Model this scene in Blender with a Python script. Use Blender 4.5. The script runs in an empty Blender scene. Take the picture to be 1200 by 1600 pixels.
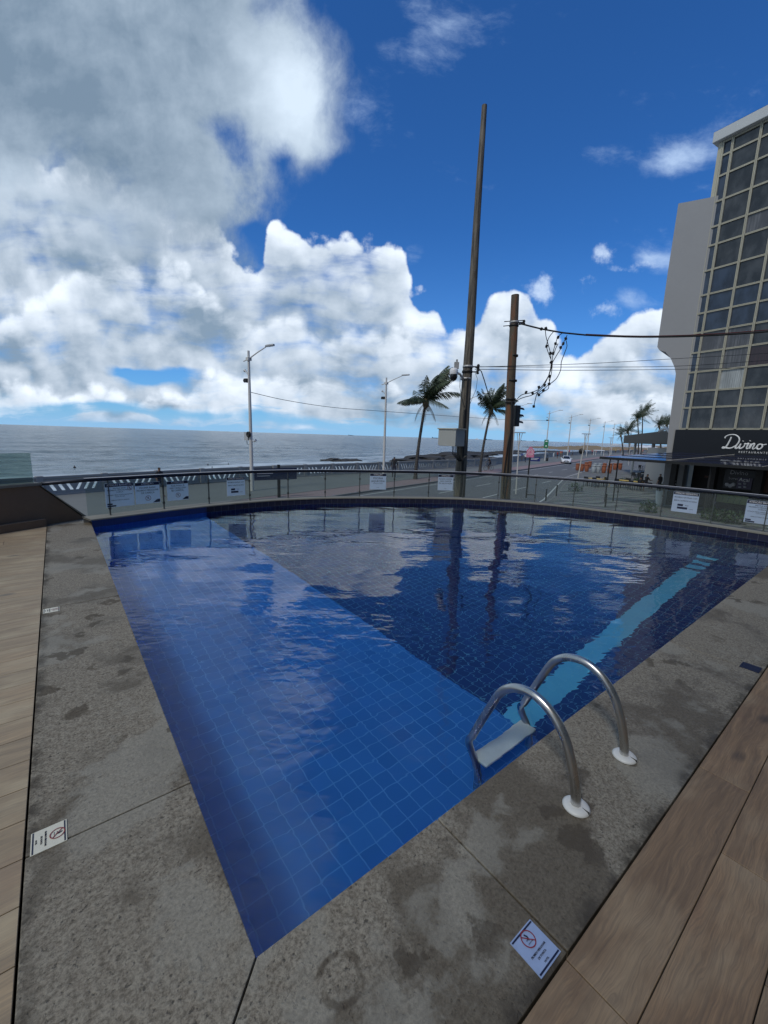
import bpy, bmesh, math, random
from mathutils import Vector, Matrix, noise as mnoise
R = math.radians
random.seed(7)
SC = bpy.context.scene
COL = SC.collection

# ------------------------------------------------------------------ camera
HC = 1.6; FPX = 645.0; PITCH = R(10.4); ROLL = R(1.8)
fw = Vector((0, math.cos(PITCH), -math.sin(PITCH)))
up0 = Vector((0, math.sin(PITCH), math.cos(PITCH)))
rt0 = Vector((1, 0, 0))
rt = rt0*math.cos(ROLL) + up0*math.sin(ROLL)
up = up0*math.cos(ROLL) - rt0*math.sin(ROLL)
cam = bpy.data.cameras.new('camera'); cam.sensor_fit = 'VERTICAL'; cam.sensor_height = 36
cam.lens = FPX/1600*36; cam.clip_start = 0.05; cam.clip_end = 60000
camo = bpy.data.objects.new('camera', cam); COL.objects.link(camo)
M = Matrix.Identity(4)
for i in range(3):
    M[i][0] = rt[i]; M[i][1] = up[i]; M[i][2] = -fw[i]
M[0][3] = 0; M[1][3] = 0; M[2][3] = HC
camo.matrix_world = M
SC.camera = camo

# measuring helpers: where in the world a point seen from the standing place lies
O = Vector((0, 0, HC))
def ray(x, y): return fw + rt*((x-600)/FPX) - up*((y-800)/FPX)
def onz(x, y, z=0.0):
    d = ray(x, y); return O + d*((z-HC)/d.z)
def aty(x, y, Y):
    d = ray(x, y); return O + d*(Y/d.y)
def gno(x, y):
    d = ray(x, y); return (d.x/d.y, d.z/d.y)

# ------------------------------------------------------------------ light
SUN_EL, SUN_AZ = 52, 215          # azimuth clockwise from +Y: the sun stands behind the terrace
EXPO = 0.42
SC.view_settings.view_transform = 'Standard'; SC.view_settings.look = 'None'
SC.view_settings.exposure = EXPO; SC.view_settings.gamma = 1; SC.view_settings.use_curve_mapping = False
sun = bpy.data.lights.new('sun', 'SUN'); sun.energy = 1.2; sun.angle = R(10); sun.color = (1, .95, .88)
suno = bpy.data.objects.new('sun', sun); COL.objects.link(suno)
sd = Vector((math.sin(R(SUN_AZ))*math.cos(R(SUN_EL)), math.cos(R(SUN_AZ))*math.cos(R(SUN_EL)), math.sin(R(SUN_EL))))
suno.rotation_euler = sd.to_track_quat('Z', 'Y').to_euler()
suno.location = (0, -20, 60)

# ------------------------------------------------------------------ node helper
class NT:
    def __init__(s, nt): s.nt = nt; s.n = nt.nodes; s.l = nt.links
    def add(s, t, **kw):
        n = s.n.new(t)
        for k, v in kw.items(): setattr(n, k, v)
        return n
    def put(s, sock, v):
        if isinstance(v, bpy.types.NodeSocket): s.l.new(v, sock)
        elif v is not None: sock.default_value = v
    def m(s, op, a, b=None, c=None, clamp=False):
        n = s.add('ShaderNodeMath', operation=op, use_clamp=clamp)
        s.put(n.inputs[0], a)
        if b is not None: s.put(n.inputs[1], b)
        if c is not None: s.put(n.inputs[2], c)
        return n.outputs[0]
    def vm(s, op, a, b=None, out=0):
        n = s.add('ShaderNodeVectorMath', operation=op); s.put(n.inputs[0], a)
        if b is not None: s.put(n.inputs[1], b)
        return n.outputs[out]
    def xyz(s, x, y, z):
        n = s.add('ShaderNodeCombineXYZ'); s.put(n.inputs[0], x); s.put(n.inputs[1], y); s.put(n.inputs[2], z); return n.outputs[0]
    def sep(s, v):
        n = s.add('ShaderNodeSeparateXYZ'); s.put(n.inputs[0], v); return n.outputs
    def noise(s, v, scale, det=4, rough=.55, dist=0, out=0):
        n = s.add('ShaderNodeTexNoise'); s.put(n.inputs['Vector'], v)
        n.inputs['Scale'].default_value = scale; n.inputs['Detail'].default_value = det
        n.inputs['Roughness'].default_value = rough; n.inputs['Distortion'].default_value = dist
        return n.outputs[out]
    def vor(s, v, scale, det=0, feature='F1', out=0, rough=.5, smooth=None):
        n = s.add('ShaderNodeTexVoronoi', feature=feature); s.put(n.inputs['Vector'], v)
        n.inputs['Scale'].default_value = scale
        if 'Detail' in n.inputs: n.inputs['Detail'].default_value = det; n.inputs['Roughness'].default_value = rough
        return n.outputs[out]
    def ss(s, v, a, b, c=0., d=1.):
        n = s.add('ShaderNodeMapRange', interpolation_type='SMOOTHSTEP'); s.put(n.inputs[0], v)
        n.inputs[1].default_value = a; n.inputs[2].default_value = b; n.inputs[3].default_value = c; n.inputs[4].default_value = d
        return n.outputs[0]
    def mix(s, f, a, b, mode='MIX'):
        n = s.add('ShaderNodeMix', data_type='RGBA', blend_type=mode)
        s.put(n.inputs[0], f)
        s.put(n.inputs[6], (*a, 1) if isinstance(a, tuple) and len(a) == 3 else a)
        s.put(n.inputs[7], (*b, 1) if isinstance(b, tuple) and len(b) == 3 else b)
        return n.outputs[2]
    def curve(s, v, pts):
        n = s.add('ShaderNodeFloatCurve'); c = n.mapping.curves[0]
        n.mapping.use_clip = False
        x0 = pts[0][0]; x1 = pts[-1][0]; ys = [p[1] for p in pts]; y0 = min(ys); y1 = max(ys)
        q = [((p[0]-x0)/(x1-x0), (p[1]-y0)/(y1-y0)) for p in pts]
        c.points[0].location = q[0]; c.points[1].location = q[-1]
        for p in q[1:-1]: c.points.new(*p)
        n.mapping.update()
        t = s.m('DIVIDE', s.m('SUBTRACT', v, x0), x1-x0, clamp=True)
        s.put(n.inputs[1], t)
        return s.m('MULTIPLY_ADD', n.outputs[0], y1-y0, y0)

# ------------------------------------------------------------------ world: sky with cloud
W = bpy.data.worlds.new('World'); SC.world = W; W.use_nodes = True
W.node_tree.nodes.clear(); w = NT(W.node_tree)
tc = w.add('ShaderNodeTexCoord').outputs['Generated']
sky = w.add('ShaderNodeTexSky', sky_type='NISHITA', sun_disc=False, sun_elevation=R(SUN_EL), sun_rotation=R(SUN_AZ),
            altitude=0, air_density=1.0, dust_density=0.3, ozone_density=3.0)
dx, dy, dz = w.sep(tc)
ay = w.m('MAXIMUM', w.m('ABSOLUTE', dy), .12)
U = w.m('DIVIDE', dx, ay); V = w.m('DIVIDE', w.m('MAXIMUM', dz, 0.0), ay)
skyc = w.mix(1.0, sky.outputs[0], (.30, .80, 1.42), 'MULTIPLY')
skyc = w.vm('SCALE', skyc); skyc.node.inputs[3].default_value = .066
# deeper blue high up
UV = w.xyz(U, V, 0.0)
wob = w.noise(UV, 3.0, 5, .55, out=1)
UVw = w.vm('ADD', UV, w.vm('SCALE', w.vm('SUBTRACT', wob, (.5, .5, .5))))
UVw.node.inputs[1].links[0].from_node.inputs[3].default_value = .10
# cumulus bank ---------------------------------------------------------
prof = [(-400, 200), (150, 235), (320, 300), (372, 385), (390, 395), (410, 360), (440, 334), (490, 350), (535, 343), (600, 340), (635, 385), (650, 430),
        (700, 452), (740, 450), (790, 418), (818, 408), (838, 452), (860, 500), (905, 520), (940, 505), (990, 478), (1040, 450), (1120, 462), (1500, 430)]
def field(off):
    p = w.vm('ADD', UV, off)
    a = w.noise(p, 6.5, 6, .6)
    b = w.vor(w.vm('ADD', p, w.vm('MULTIPLY', w.noise(p, 9, 3, out=1), (.05, .05, 0))), 11.0, 1.0, rough=.55)
    return w.m('ADD', w.m('MULTIPLY', w.m('SUBTRACT', a, .5), 1.2), w.m('MULTIPLY', w.m('SUBTRACT', .42, b), .75))
N0 = field((0, 0, 0)); N1 = field((.010, .030, 0))
lit = w.m('ADD', w.m('MULTIPLY', w.m('SUBTRACT', N0, N1), 1.0), .50, clamp=True)
big = w.noise(w.vm('MULTIPLY', UVw, (1.0, 2.2, 1)), 2.7, 6, .58)
def bank(pr, slope, fall, topb, baseb, soft=.16):
    t = w.m('SUBTRACT', w.curve(U, [gno(*p) for p in pr]), V)
    t2_ = w.m('ADD', t, w.m('MULTIPLY', N0, .035))
    a_ = w.ss(w.m('ADD', w.m('MULTIPLY', t, slope), N0), -.03, soft)
    sh = w.ss(t2_, 0.0, fall, topb, baseb)
    br = w.m('ADD', w.m('ADD', sh, w.m('MULTIPLY', w.m('SUBTRACT', lit, .5), .62)), w.m('MULTIPLY', w.m('SUBTRACT', big, .53), 1.6), clamp=True)
    return a_, w.mix(br, (.185, .260, .350), (.72, .79, .88))
prof2 = [(-400, 440), (0, 455), (120, 400), (230, 380), (300, 400), (380, 470), (470, 455), (520, 490), (560, 470), (620, 500), (700, 478), (760, 470), (830, 520), (900, 545), (1000, 520), (1060, 500), (1500, 520)]
prof3 = [(-400, 590), (0, 585), (90, 600), (200, 596), (240, 606), (300, 585), (360, 560), (450, 575), (560, 556), (640, 590), (720, 575), (800, 590), (900, 580), (1000, 600), (1500, 590)]
aC, cC = bank(prof, 8.5, .20, .86, .30)
aC2, cC2 = bank(prof2, 9.0, .17, .84, .34, .30)
aC2 = w.m('MULTIPLY', aC2, w.ss(big, .36, .50))
cC = w.mix(aC2, cC, cC2)
aC3, cC3 = bank(prof3, 14.0, .09, .92, .45, .30)
cC = w.mix(w.m('MULTIPLY', aC3, w.ss(big, .42, .54)), cC, cC3)
# low streaky cloud and the clear band above the sea
str1 = w.noise(w.vm('MULTIPLY', UVw, (1.4, 9.0, 1)), 2.6, 6, .62)
fadeL = w.curve(V, [(0, .34), (.02, .56), (.05, .70), (.10, .80), (.15, .84), (.22, 1.0), (1.2, 1.0)])
lowm = w.ss(w.m('ADD', str1, w.m('SUBTRACT', fadeL, 1.0)), -.02, .16)
holes = None
def blob(x, y, rx, ry, amp):
    c = gno(x, y)
    d = w.vm('MULTIPLY', w.vm('SUBTRACT', UVw, (c[0], c[1], 0)), (FPX/rx*.93, FPX/ry*.93, 0))
    q = w.vm('DOT_PRODUCT', d, d, out=1)
    return w.m('MULTIPLY', w.m('POWER', 2.718, w.m('MULTIPLY', q, -1.0)), amp)
def blobs(lst):
    s_ = None
    for b in lst:
        v = blob(*b); s_ = v if s_ is None else w.m('ADD', s_, v)
    return s_
hole_low = blobs([(245, 590, 36, 10, .95), (205, 584, 26, 6, .6), (290, 578, 26, 8, .6), (90, 640, 90, 10, .5), (330, 648, 120, 8, .6), (480, 660, 90, 9, .5), (760, 640, 60, 12, .5), (880, 600, 40, 10, .4)])
aC = w.m('MULTIPLY', aC, lowm)
aC = w.m('MULTIPLY', aC, w.ss(w.m('ADD', w.m('SUBTRACT', str1, .5), w.m('ADD', w.m('MULTIPLY', N0, .55), w.m('SUBTRACT', .72, hole_low))), .0, .6))
# big soft cloud over the left half --------------------------------------
edge = [(-300, 560), (0, 478), (40, 500), (90, 532), (150, 542), (225, 556), (255, 510), (300, 452), (340, 432), (380, 402), (430, 500), (560, 800)]
ep = [gno(x, y) for y, x in edge]
ep = sorted([(v_, u_) for u_, v_ in ep])
nm = w.noise(w.vm('MULTIPLY', UVw, (1.25, .85, 1)), 4.2, 7, .62)
t2 = w.m('SUBTRACT', w.curve(V, ep), U)
D2 = w.m('ADD', w.m('MULTIPLY', t2, 6.0), w.m('MULTIPLY', w.m('SUBTRACT', nm, .42), 2.0))
D2 = w.m('SUBTRACT', D2, blobs([(335, 165, 50, 50, .78), (345, 225, 36, 26, .55), (300, 190, 60, 24, .55), (400, 230, 40, 30, .5), (385, 370, 22, 12, .6), (250, 195, 60, 25, .5), (405, 5, 26, 30, .45), (440, 250, 16, 30, .5)]))
aM = w.m('MULTIPLY', w.ss(D2, -.08, .78), w.ss(w.m('ADD', V, w.m('MULTIPLY', w.m('SUBTRACT', nm, .5), .75)), .30, .58))
nb = w.noise(w.vm('MULTIPLY', UVw, (1.1, 1.6, 1)), 2.6, 6, .58)
nm1 = w.noise(w.vm('MULTIPLY', w.vm('ADD', UVw, (.020, .035, 0)), (1.25, .85, 1)), 4.2, 5, .62)
bm_ = w.m('ADD', w.m('ADD', w.m('MULTIPLY', w.m('SUBTRACT', nm, nm1), .65), w.m('MULTIPLY', w.m('SUBTRACT', nb, .5), 1.25)), blobs([(420, 130, 55, 110, .40), (480, 190, 50, 80, .40), (120, 330, 150, 50, .25), (30, 280, 80, 60, .2), (480, 110, 60, 60, .3)]))
bm_ = w.m('SUBTRACT', bm_, blobs([(90, 60, 190, 120, .12), (260, 250, 150, 45, .10), (60, 440, 150, 30, .2), (270, 470, 90, 30, .12)]))
bm_ = w.m('ADD', bm_, .17, clamp=True)
cM = w.mix(bm_, (.150, .215, .295), (.55, .65, .76))
aM = w.m('MULTIPLY', aM, lowm)
# wisps and small puffs ---------------------------------------------------
wn = w.noise(w.vm('MULTIPLY', UVw, (.9, 1.7, 1)), 6.0, 7, .66)
wl = blobs([(1030, 258, 34, 14, .5), (1060, 238, 40, 16, .5), (1095, 215, 60, 20, .45), (1160, 225, 60, 60, .32), (700, 20, 70, 34, .42), (640, 60, 60, 50, .22), (575, 170, 50, 40, .25),
            (930, 238, 26, 14, .45), (985, 470, 40, 16, .8), (1020, 405, 34, 16, .8), (650, 395, 25, 25, .4)])
aW = w.ss(w.m('ADD', wl, w.m('MULTIPLY', w.m('SUBTRACT', wn, .5), 2.0)), .20, 1.45)
pl_ = blobs([(939, 401, 19, 13, .85), (914, 446, 18, 11, .85), (845, 458, 20, 20, 1.0), (1012, 410, 24, 10, .85), (975, 424, 22, 8, .75), (940, 486, 28, 16, .9)])
aP = w.ss(w.m('ADD', pl_, w.m('MULTIPLY', w.m('SUBTRACT', w.noise(UV, 16, 6, .65), .5), 2.6)), .45, 1.35)
c = w.mix(aW, skyc, (.40, .53, .74))
c = w.mix(w.m('MULTIPLY', aP, .85), c, (.50, .61, .78))
haze = w.curve(V, [(0, .62), (.03, .5), (.08, .32), (.2, .12), (.45, 0.0), (1.5, 0.0)])
c = w.mix(haze, c, (.22, .42, .68))
c = w.mix(aC, c, cC)
c = w.mix(aM, c, cM)
far = w.ss(V, 0.0, .05)
c = w.mix(w.m('MULTIPLY', w.m('SUBTRACT', 1.0, far), .55), c, (.24, .43, .66))
up_only = w.ss(dz, -.02, 0.0)
c = w.mix(up_only, (.10, .13, .16), c)
bg = w.add('ShaderNodeBackground'); w.put(bg.inputs[0], c); bg.inputs[1].default_value = 1.0
wo = w.add('ShaderNodeOutputWorld'); w.l.new(bg.outputs[0], wo.inputs[0])

W.cycles.sampling_method = 'MANUAL'; W.cycles.sample_map_resolution = 512
SC.cycles.max_bounces = 8; SC.cycles.diffuse_bounces = 3; SC.cycles.glossy_bounces = 3; SC.cycles.transmission_bounces = 5; SC.cycles.transparent_max_bounces = 12
# ------------------------------------------------------------------ materials
def w2loc_early(p):
    return (Matrix.Translation((-.35, 1.01, 0)) @ Matrix.Rotation(R(38.4), 4, 'Z')).inverted() @ Vector(p)
MATS = {}
def mat(name, col=(.5, .5, .5), rough=.6, metal=0., fn=None, spec=.5, bump=None, var=0.0, vs=3.0):
    """plain Principled surface with slight procedural unevenness; fn(nt, bsdf) may refine it"""
    if name in MATS: return MATS[name]
    m_ = bpy.data.materials.new(name); m_.use_nodes = True; m_.node_tree.nodes.clear()
    n = NT(m_.node_tree); b = n.add('ShaderNodeBsdfPrincipled'); o = n.add('ShaderNodeOutputMaterial')
    n.l.new(b.outputs[0], o.inputs[0])
    b.inputs['Base Color'].default_value = (*col, 1); b.inputs['Roughness'].default_value = rough
    b.inputs['Metallic'].default_value = metal; b.inputs['Specular IOR Level'].default_value = spec
    n.obj = None
    tcn = n.add('ShaderNodeTexCoord'); n.P = tcn.outputs['Object']; n.UV = tcn.outputs['UV']; n.G = n.add('ShaderNodeNewGeometry').outputs
    if var:
        f = n.noise(n.P, vs, 5, .6)
        n.put(b.inputs['Base Color'], n.mix(f, tuple(c_*(1-var) for c_ in col), tuple(min(1, c_*(1+var)) for c_ in col)))
    if bump:
        bp = n.add('ShaderNodeBump'); bp.inputs['Strength'].default_value = bump[0]; bp.inputs['Distance'].default_value = bump[1]
        n.put(bp.inputs['Height'], n.noise(n.P, bump[2], 4, .6)); n.put(b.inputs['Normal'], bp.outputs[0])
    if fn: fn(n, b)
    MATS[name] = m_; return m_
def bumpit(n, b, h, strength, dist):
    bp = n.add('ShaderNodeBump'); bp.inputs['Strength'].default_value = strength; bp.inputs['Distance'].default_value = dist
    n.put(bp.inputs['Height'], h); n.put(b.inputs['Normal'], bp.outputs[0])

def f_stone(n, b):
    P = n.P
    rnd = n.G['Random Per Island']
    Pw = n.vm('ADD', P, n.vm('SCALE', n.noise(P, 3, 4, out=1)))
    Pd = n.vm('ADD', n.vm('MULTIPLY', P, (1.0, 1.0, 1)), n.vm('MULTIPLY', n.noise(P, 7, 5, .65, out=1), (.34, .34, 0)))
    Pw.node.inputs[1].links[0].from_node.inputs[3].default_value = .25
    fine = n.noise(P, 75, 6, .8)
    med = n.noise(P, 28, 5, .7)
    c = n.mix(n.ss(fine, .36, .64), (.100, .086, .066), (.265, .235, .188))
    c = n.mix(n.ss(med, .38, .62, 0, .75), c, n.mix(n.ss(fine, .33, .6), (.130, .117, .094), (.32, .295, .24)))
    pits = n.ss(n.noise(P, 60, 3, .5), .60, .70, 0, .75)
    c = n.mix(pits, c, (.035, .032, .028))
    st = n.noise(Pw, 1.25, 5, .62)
    c = n.mix(n.ss(st, .49, .60, 0, .72), c, n.mix(fine, (.048, .037, .024), (.120, .097, .066)))      # damp patches
    pale = n.noise(n.vm('ADD', Pw, (7, 3, 1)), 1.6, 6, .6)
    c = n.mix(n.ss(pale, .54, .60, 0, .55), c, n.mix(fine, (.17, .165, .14), (.38, .365, .315)))          # lime bloom
    dots = n.vor(Pd, 4.2)
    gate = n.ss(n.noise(n.vm('ADD', P, (2, 9, 4)), 1.1, 2), .47, .56)
    c = n.mix(n.m('MULTIPLY', n.ss(dots, .30, .20, 0, .72), gate), c, (.055, .042, .027))                # brown blots
    lx, ly, lz = n.sep(n.vm('ADD', P, n.vm('MULTIPLY', n.vm('SUBTRACT', n.noise(P, 16, 4, out=1), (.5, .5, .5)), (.03, .03, 0))))
    rc = w2loc_early(onz(532, 1528))
    rd_ = n.m('ABSOLUTE', n.m('SUBTRACT', n.m('SQRT', n.m('ADD', n.m('POWER', n.m('SUBTRACT', lx, rc.x), 2.0), n.m('POWER', n.m('SUBTRACT', ly, rc.y), 2.0))), .062))
    c = n.mix(n.m('MULTIPLY', n.ss(rd_, .016, .005, 0, .65), n.ss(n.noise(P, 9, 3), .42, .55)), c, (.05, .036, .022))       # ring left by a pot
    ed = n.m('MINIMUM', n.m('ABSOLUTE', n.m('ADD', lx, .58)), n.m('ABSOLUTE', n.m('ADD', ly, .58)))
    c = n.mix(n.m('MULTIPLY', n.ss(ed, .07, .005, 0, .8), n.ss(n.noise(P, 6, 4, .65), .40, .60)), c, (.035, .028, .020))     # dirt along the outer joint
    c = n.mix(n.m('MULTIPLY', rnd, .12), c, (.16, .15, .13))
    n.put(b.inputs['Base Color'], c)
    n.put(b.inputs['Roughness'], n.ss(st, .48, .56, .78, .55))
    bumpit(n, b, n.m('ADD', n.m('MULTIPLY', fine, .5), n.m('ADD', med, n.m('MULTIPLY', pits, -.6))), .55, .006)
mat('stone', fn=f_stone, spec=.3)

def f_plank(n, b):
    P = n.P; rnd = n.G['Random Per Island']
    off = n.xyz(n.m('MULTIPLY', rnd, 37.0), n.m('MULTIPLY', rnd, 91.0), n.m('MULTIPLY', rnd, 13.0))
    Q = n.vm('ADD', P, off)
    warp = n.noise(n.vm('MULTIPLY', Q, (1.6, 5, 1)), 1.6, 3, .5, out=1)
    Q2 = n.vm('ADD', n.vm('MULTIPLY', Q, (.7, 12, 1)), n.vm('MULTIPLY', n.vm('SUBTRACT', warp, (.5, .5, .5)), (.5, 1.3, 0)))
    g = n.noise(Q2, 2.6, 7, .68)
    g2 = n.noise(n.vm('MULTIPLY', Q2, (1, 3.5, 1)), 6, 4, .6)
    big_ = n.noise(n.vm('MULTIPLY', Q, (1, 2.2, 1)), 2.2, 4, .55)
    tone = n.mix(rnd, (.36, .232, .130), (.295, .200, .118))
    dark = (.125, .083, .054)
    fib = n.noise(n.vm('MULTIPLY', Q, (2.2, 95, 1)), 2.0, 4, .7)
    c = n.mix(n.ss(g, .22, .72), n.mix(.12, dark, tone), tone)
    c = n.mix(n.ss(fib, .38, .66, 0, .38), c, (.105, .078, .056))
    c = n.mix(n.ss(big_, .45, .72, 0, .6), c, (.39, .30, .195))
    c = n.mix(n.ss(n.noise(n.vm('ADD', Q, (5, 5, 5)), 3.1, 4, .6), .56, .70, 0, .5), c, (.18, .108, .072))
    c = n.mix(n.ss(g2, .42, .72, 0, .42), c, (.105, .084, .066))
    kn = n.vor(n.vm('ADD', n.vm('MULTIPLY', Q, (1, 2.1, 1)), n.vm('MULTIPLY', warp, (.05, .05, 0))), 1.15)
    c = n.mix(n.ss(kn, .11, .03, 0, .8), c, (.05, .043, .038))
    n.put(b.inputs['Base Color'], c)
    n.put(b.inputs['Roughness'], n.ss(g, .3, .7, .52, .42))
    bumpit(n, b, g, .12, .003)
mat('wood_tile', fn=f_plank, spec=.35)
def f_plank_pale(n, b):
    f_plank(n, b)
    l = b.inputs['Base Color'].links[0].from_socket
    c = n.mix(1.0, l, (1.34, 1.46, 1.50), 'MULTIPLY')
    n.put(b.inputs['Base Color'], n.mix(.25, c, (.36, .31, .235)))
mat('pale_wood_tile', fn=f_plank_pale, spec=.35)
mat('grout', (.03, .027, .024), .95, var=.4, vs=30)

def tiles(c0, c1, grout, size, gw, uvmode=True, rough=.18):
    def f(n, b):
        br = n.add('ShaderNodeTexBrick', offset=0.0, squash=1.0)
        n.put(br.inputs['Vector'], n.UV)
        br.inputs['Scale'].default_value = 1.0/size; br.inputs['Mortar Size'].default_value = gw/size
        br.inputs['Brick Width'].default_value = 1; br.inputs['Row Height'].default_value = 1
        br.inputs['Mortar Smooth'].default_value = .5; br.inputs['Bias'].default_value = 0
        br.inputs['Color1'].default_value = (*c0, 1); br.inputs['Color2'].default_value = (*c1, 1); br.inputs['Mortar'].default_value = (*grout, 1)
        dirt = n.noise(n.P, 2.0, 4, .6)
        n.put(b.inputs['Base Color'], n.mix(n.ss(dirt, .4, .7, 0, .25), br.outputs[0], c1))
    return f
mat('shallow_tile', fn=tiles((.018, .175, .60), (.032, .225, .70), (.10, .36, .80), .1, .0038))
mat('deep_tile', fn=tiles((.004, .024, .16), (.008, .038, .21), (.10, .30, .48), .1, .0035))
mat('lane_tile', fn=tiles((.12, .56, .90), (.13, .60, .93), (.20, .66, .92), .1, .002))
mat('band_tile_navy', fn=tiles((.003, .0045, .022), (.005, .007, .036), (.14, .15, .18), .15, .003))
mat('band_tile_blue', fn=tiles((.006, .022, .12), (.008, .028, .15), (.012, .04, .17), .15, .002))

def f_water(n, b):
    o = [x for x in n.n if x.type == 'OUTPUT_MATERIAL'][0]
    g = n.add('ShaderNodeBsdfRefraction'); g.inputs['IOR'].default_value = 1.333; g.inputs['Roughness'].default_value = 0.0
    g.inputs['Color'].default_value = (.93, .98, 1, 1)
    gl = n.add('ShaderNodeBsdfGlossy'); gl.inputs['Roughness'].default_value = 0.0
    fr = n.add('ShaderNodeFresnel'); fr.inputs[0].default_value = 1.7
    mx = n.add('ShaderNodeMixShader'); n.l.new(fr.outputs[0], mx.inputs[0]); n.l.new(g.outputs[0], mx.inputs[1]); n.l.new(gl.outputs[0], mx.inputs[2])
    P = n.P
    WP = n.G['Position']
    a = n.noise(n.vm('MULTIPLY', WP, (.7, 1.2, 1)), 1.3, 1, .5)
    px_, py_, pz_ = n.sep(P)
    wind = n.ss(n.m('ADD', n.m('MULTIPLY', px_, .55), py_), .8, 4.5, 1.0, 1.25)
    calm = n.m('MULTIPLY', wind, n.ss(n.noise(P, .55, 2, .5), .36, .60, .35, 1.0))
    r1 = n.noise(n.vm('MULTIPLY', WP, (.42, 1.5, 1)), 5.0, 2, .45, .3)
    r2 = n.noise(n.vm('MULTIPLY', WP, (.8, 1.3, 1)), 10.0, 1, .5, .3)
    h = n.m('ADD', n.m('MULTIPLY', a, 1.25), n.m('MULTIPLY', calm, n.m('ADD', n.m('MULTIPLY', r1, .19), n.m('MULTIPLY', r2, n.m('MULTIPLY_ADD', n.ss(n.m('ADD', px_, py_), 1.5, 5.0), -.27, .34)))))
    bp = n.add('ShaderNodeBump'); bp.inputs['Strength'].default_value = 1.0; bp.inputs['Distance'].default_value = .018
    n.put(bp.inputs['Height'], h); [n.put(q.inputs['Normal'], bp.outputs[0]) for q in (g, gl, fr)]
    n.l.new(mx.outputs[0], o.inputs[0]); n.n.remove(b)
mat('pool_water', fn=f_water)

def f_sea(n, b):
    P = n.G['Position']
    w1 = n.noise(n.vm('MULTIPLY', P, (.35, 1.0, 1)), .35, 6, .62)
    w2 = n.noise(n.vm('MULTIPLY', P, (.5, 1, 1)), .035, 5, .6)
    w3 = n.noise(n.vm('MULTIPLY', P, (.6, 1, 1)), .004, 4, .6)
    c = n.mix(n.ss(w2, .35, .65), (.045, .085, .11), (.085, .135, .165))
    c = n.mix(n.ss(w3, .4, .65, 0, .5), c, (.11, .14, .155))
    n.put(b.inputs['Base Color'], c); b.inputs['Roughness'].default_value = .22; b.inputs['IOR'].default_value = 1.33
    # surf: distance from the promenade measured across the coast direction
    crs = n.m('SUBTRACT', n.m('MULTIPLY', n.sep(P)[1], .588), n.m('MULTIPLY', n.sep(P)[0], .809))   # grows seaward
    band = n.curve(crs, [(20, .9), (34, .8), (60, .5), (95, .30), (150, .20), (260, .05), (500, -.4)])
    fo = n.noise(n.vm('MULTIPLY', P, (1, 1, 1)), .12, 7, .66)
    al = n.xyz(n.m('MULTIPLY', crs, .16), n.m('MULTIPLY', n.m('ADD', n.m('MULTIPLY', n.sep(P)[0], .588), n.m('MULTIPLY', n.sep(P)[1], .809)), .022), 0.0)
    ln = n.noise(al, 1.0, 5, .6)
    fm = n.ss(n.m('ADD', n.m('ADD', n.m('MULTIPLY', ln, .9), n.m('MULTIPLY', fo, .35)), band), .86, 1.12)
    c2 = n.mix(n.m('MULTIPLY', fm, .85), c, (.62, .70, .72))
    n.put(b.inputs['Base Color'], c2); n.put(b.inputs['Roughness'], n.m('MULTIPLY_ADD', fm, .4, .22))
    w4 = n.noise(n.vm('MULTIPLY', P, (.4, 1, 1)), .11, 4, .6)
    bumpit(n, b, n.m('ADD', n.m('MULTIPLY', w1, .8), n.m('MULTIPLY', w4, 1.4)), 1.0, 1.0)
mat('sea_water', fn=f_sea)

def f_asphalt(n, b):
    P = n.G['Position']; a = n.noise(P, .25, 6, .6); f = n.noise(P, 9, 3, .6)
    c = n.mix(a, (.085, .085, .088), (.150, .150, .152)); c = n.mix(n.m('MULTIPLY', f, .3), c, (.18, .18, .18))
    n.put(b.inputs['Base Color'], c); b.inputs['Roughness'].default_value = .85
mat('asphalt', fn=f_asphalt)
def f_conc(c0, c1, s=.6, r=.85):
    def f(n, b):
        P = n.G['Position']; a = n.noise(P, s, 6, .65); g = n.noise(P, s*14, 3, .6)
        n.put(b.inputs['Base Color'], n.mix(n.m('MULTIPLY_ADD', g, .3, n.m('MULTIPLY', a, .7)), c0, c1)); b.inputs['Roughness'].default_value = r
    return f
mat('promenade_paving', fn=f_conc((.12, .125, .115), (.21, .215, .20)))
mat('pink_paving', fn=f_conc((.22, .15, .145), (.32, .23, .22)))
mat('earth', fn=f_conc((.10, .09, .07), (.17, .15, .12), .05))
mat('kerb_stone', fn=f_conc((.12, .12, .115), (.24, .24, .23)))
mat('road_paint', fn=f_conc((.42, .42, .40), (.62, .62, .60), 2.0))
mat('curb_stone', fn=f_conc((.17, .165, .14), (.27, .26, .225), 2.0))
mat('concrete_wall', fn=f_conc((.30, .302, .30), (.37, .372, .368), .35))
mat('sea_wall_paint', fn=f_conc((.22, .22, .21), (.36, .36, .345), .8))
mat('brown_wall', fn=f_conc((.12, .083, .057), (.22, .155, .105), 1.6))
def f_mosaic(n, b):
    P = n.G['Position']; x, y, z = n.sep(P)
    ph = n.m('ADD', n.m('MULTIPLY', y, 4.2), n.m('MULTIPLY', n.m('SINE', n.m('MULTIPLY', x, 1.9)), 1.7))
    s_ = n.m('SINE', n.m('ADD', ph, n.m('MULTIPLY', n.noise(P, 1.2, 3), 2.0)))
    area = n.ss(n.noise(P, .16, 4), .44, .56)
    st = n.vor(P, 11, out=1)
    c = n.mix(n.ss(s_, -.35, .35), (.085, .088, .085), (.20, .205, .195))
    c = n.mix(area, (.15, .15, .145), c); c = n.mix(.25, c, st, 'SOFT_LIGHT')
    n.put(b.inputs['Base Color'], c); b.inputs['Roughness'].default_value = .8
mat('mosaic_paving', fn=f_mosaic)
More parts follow.
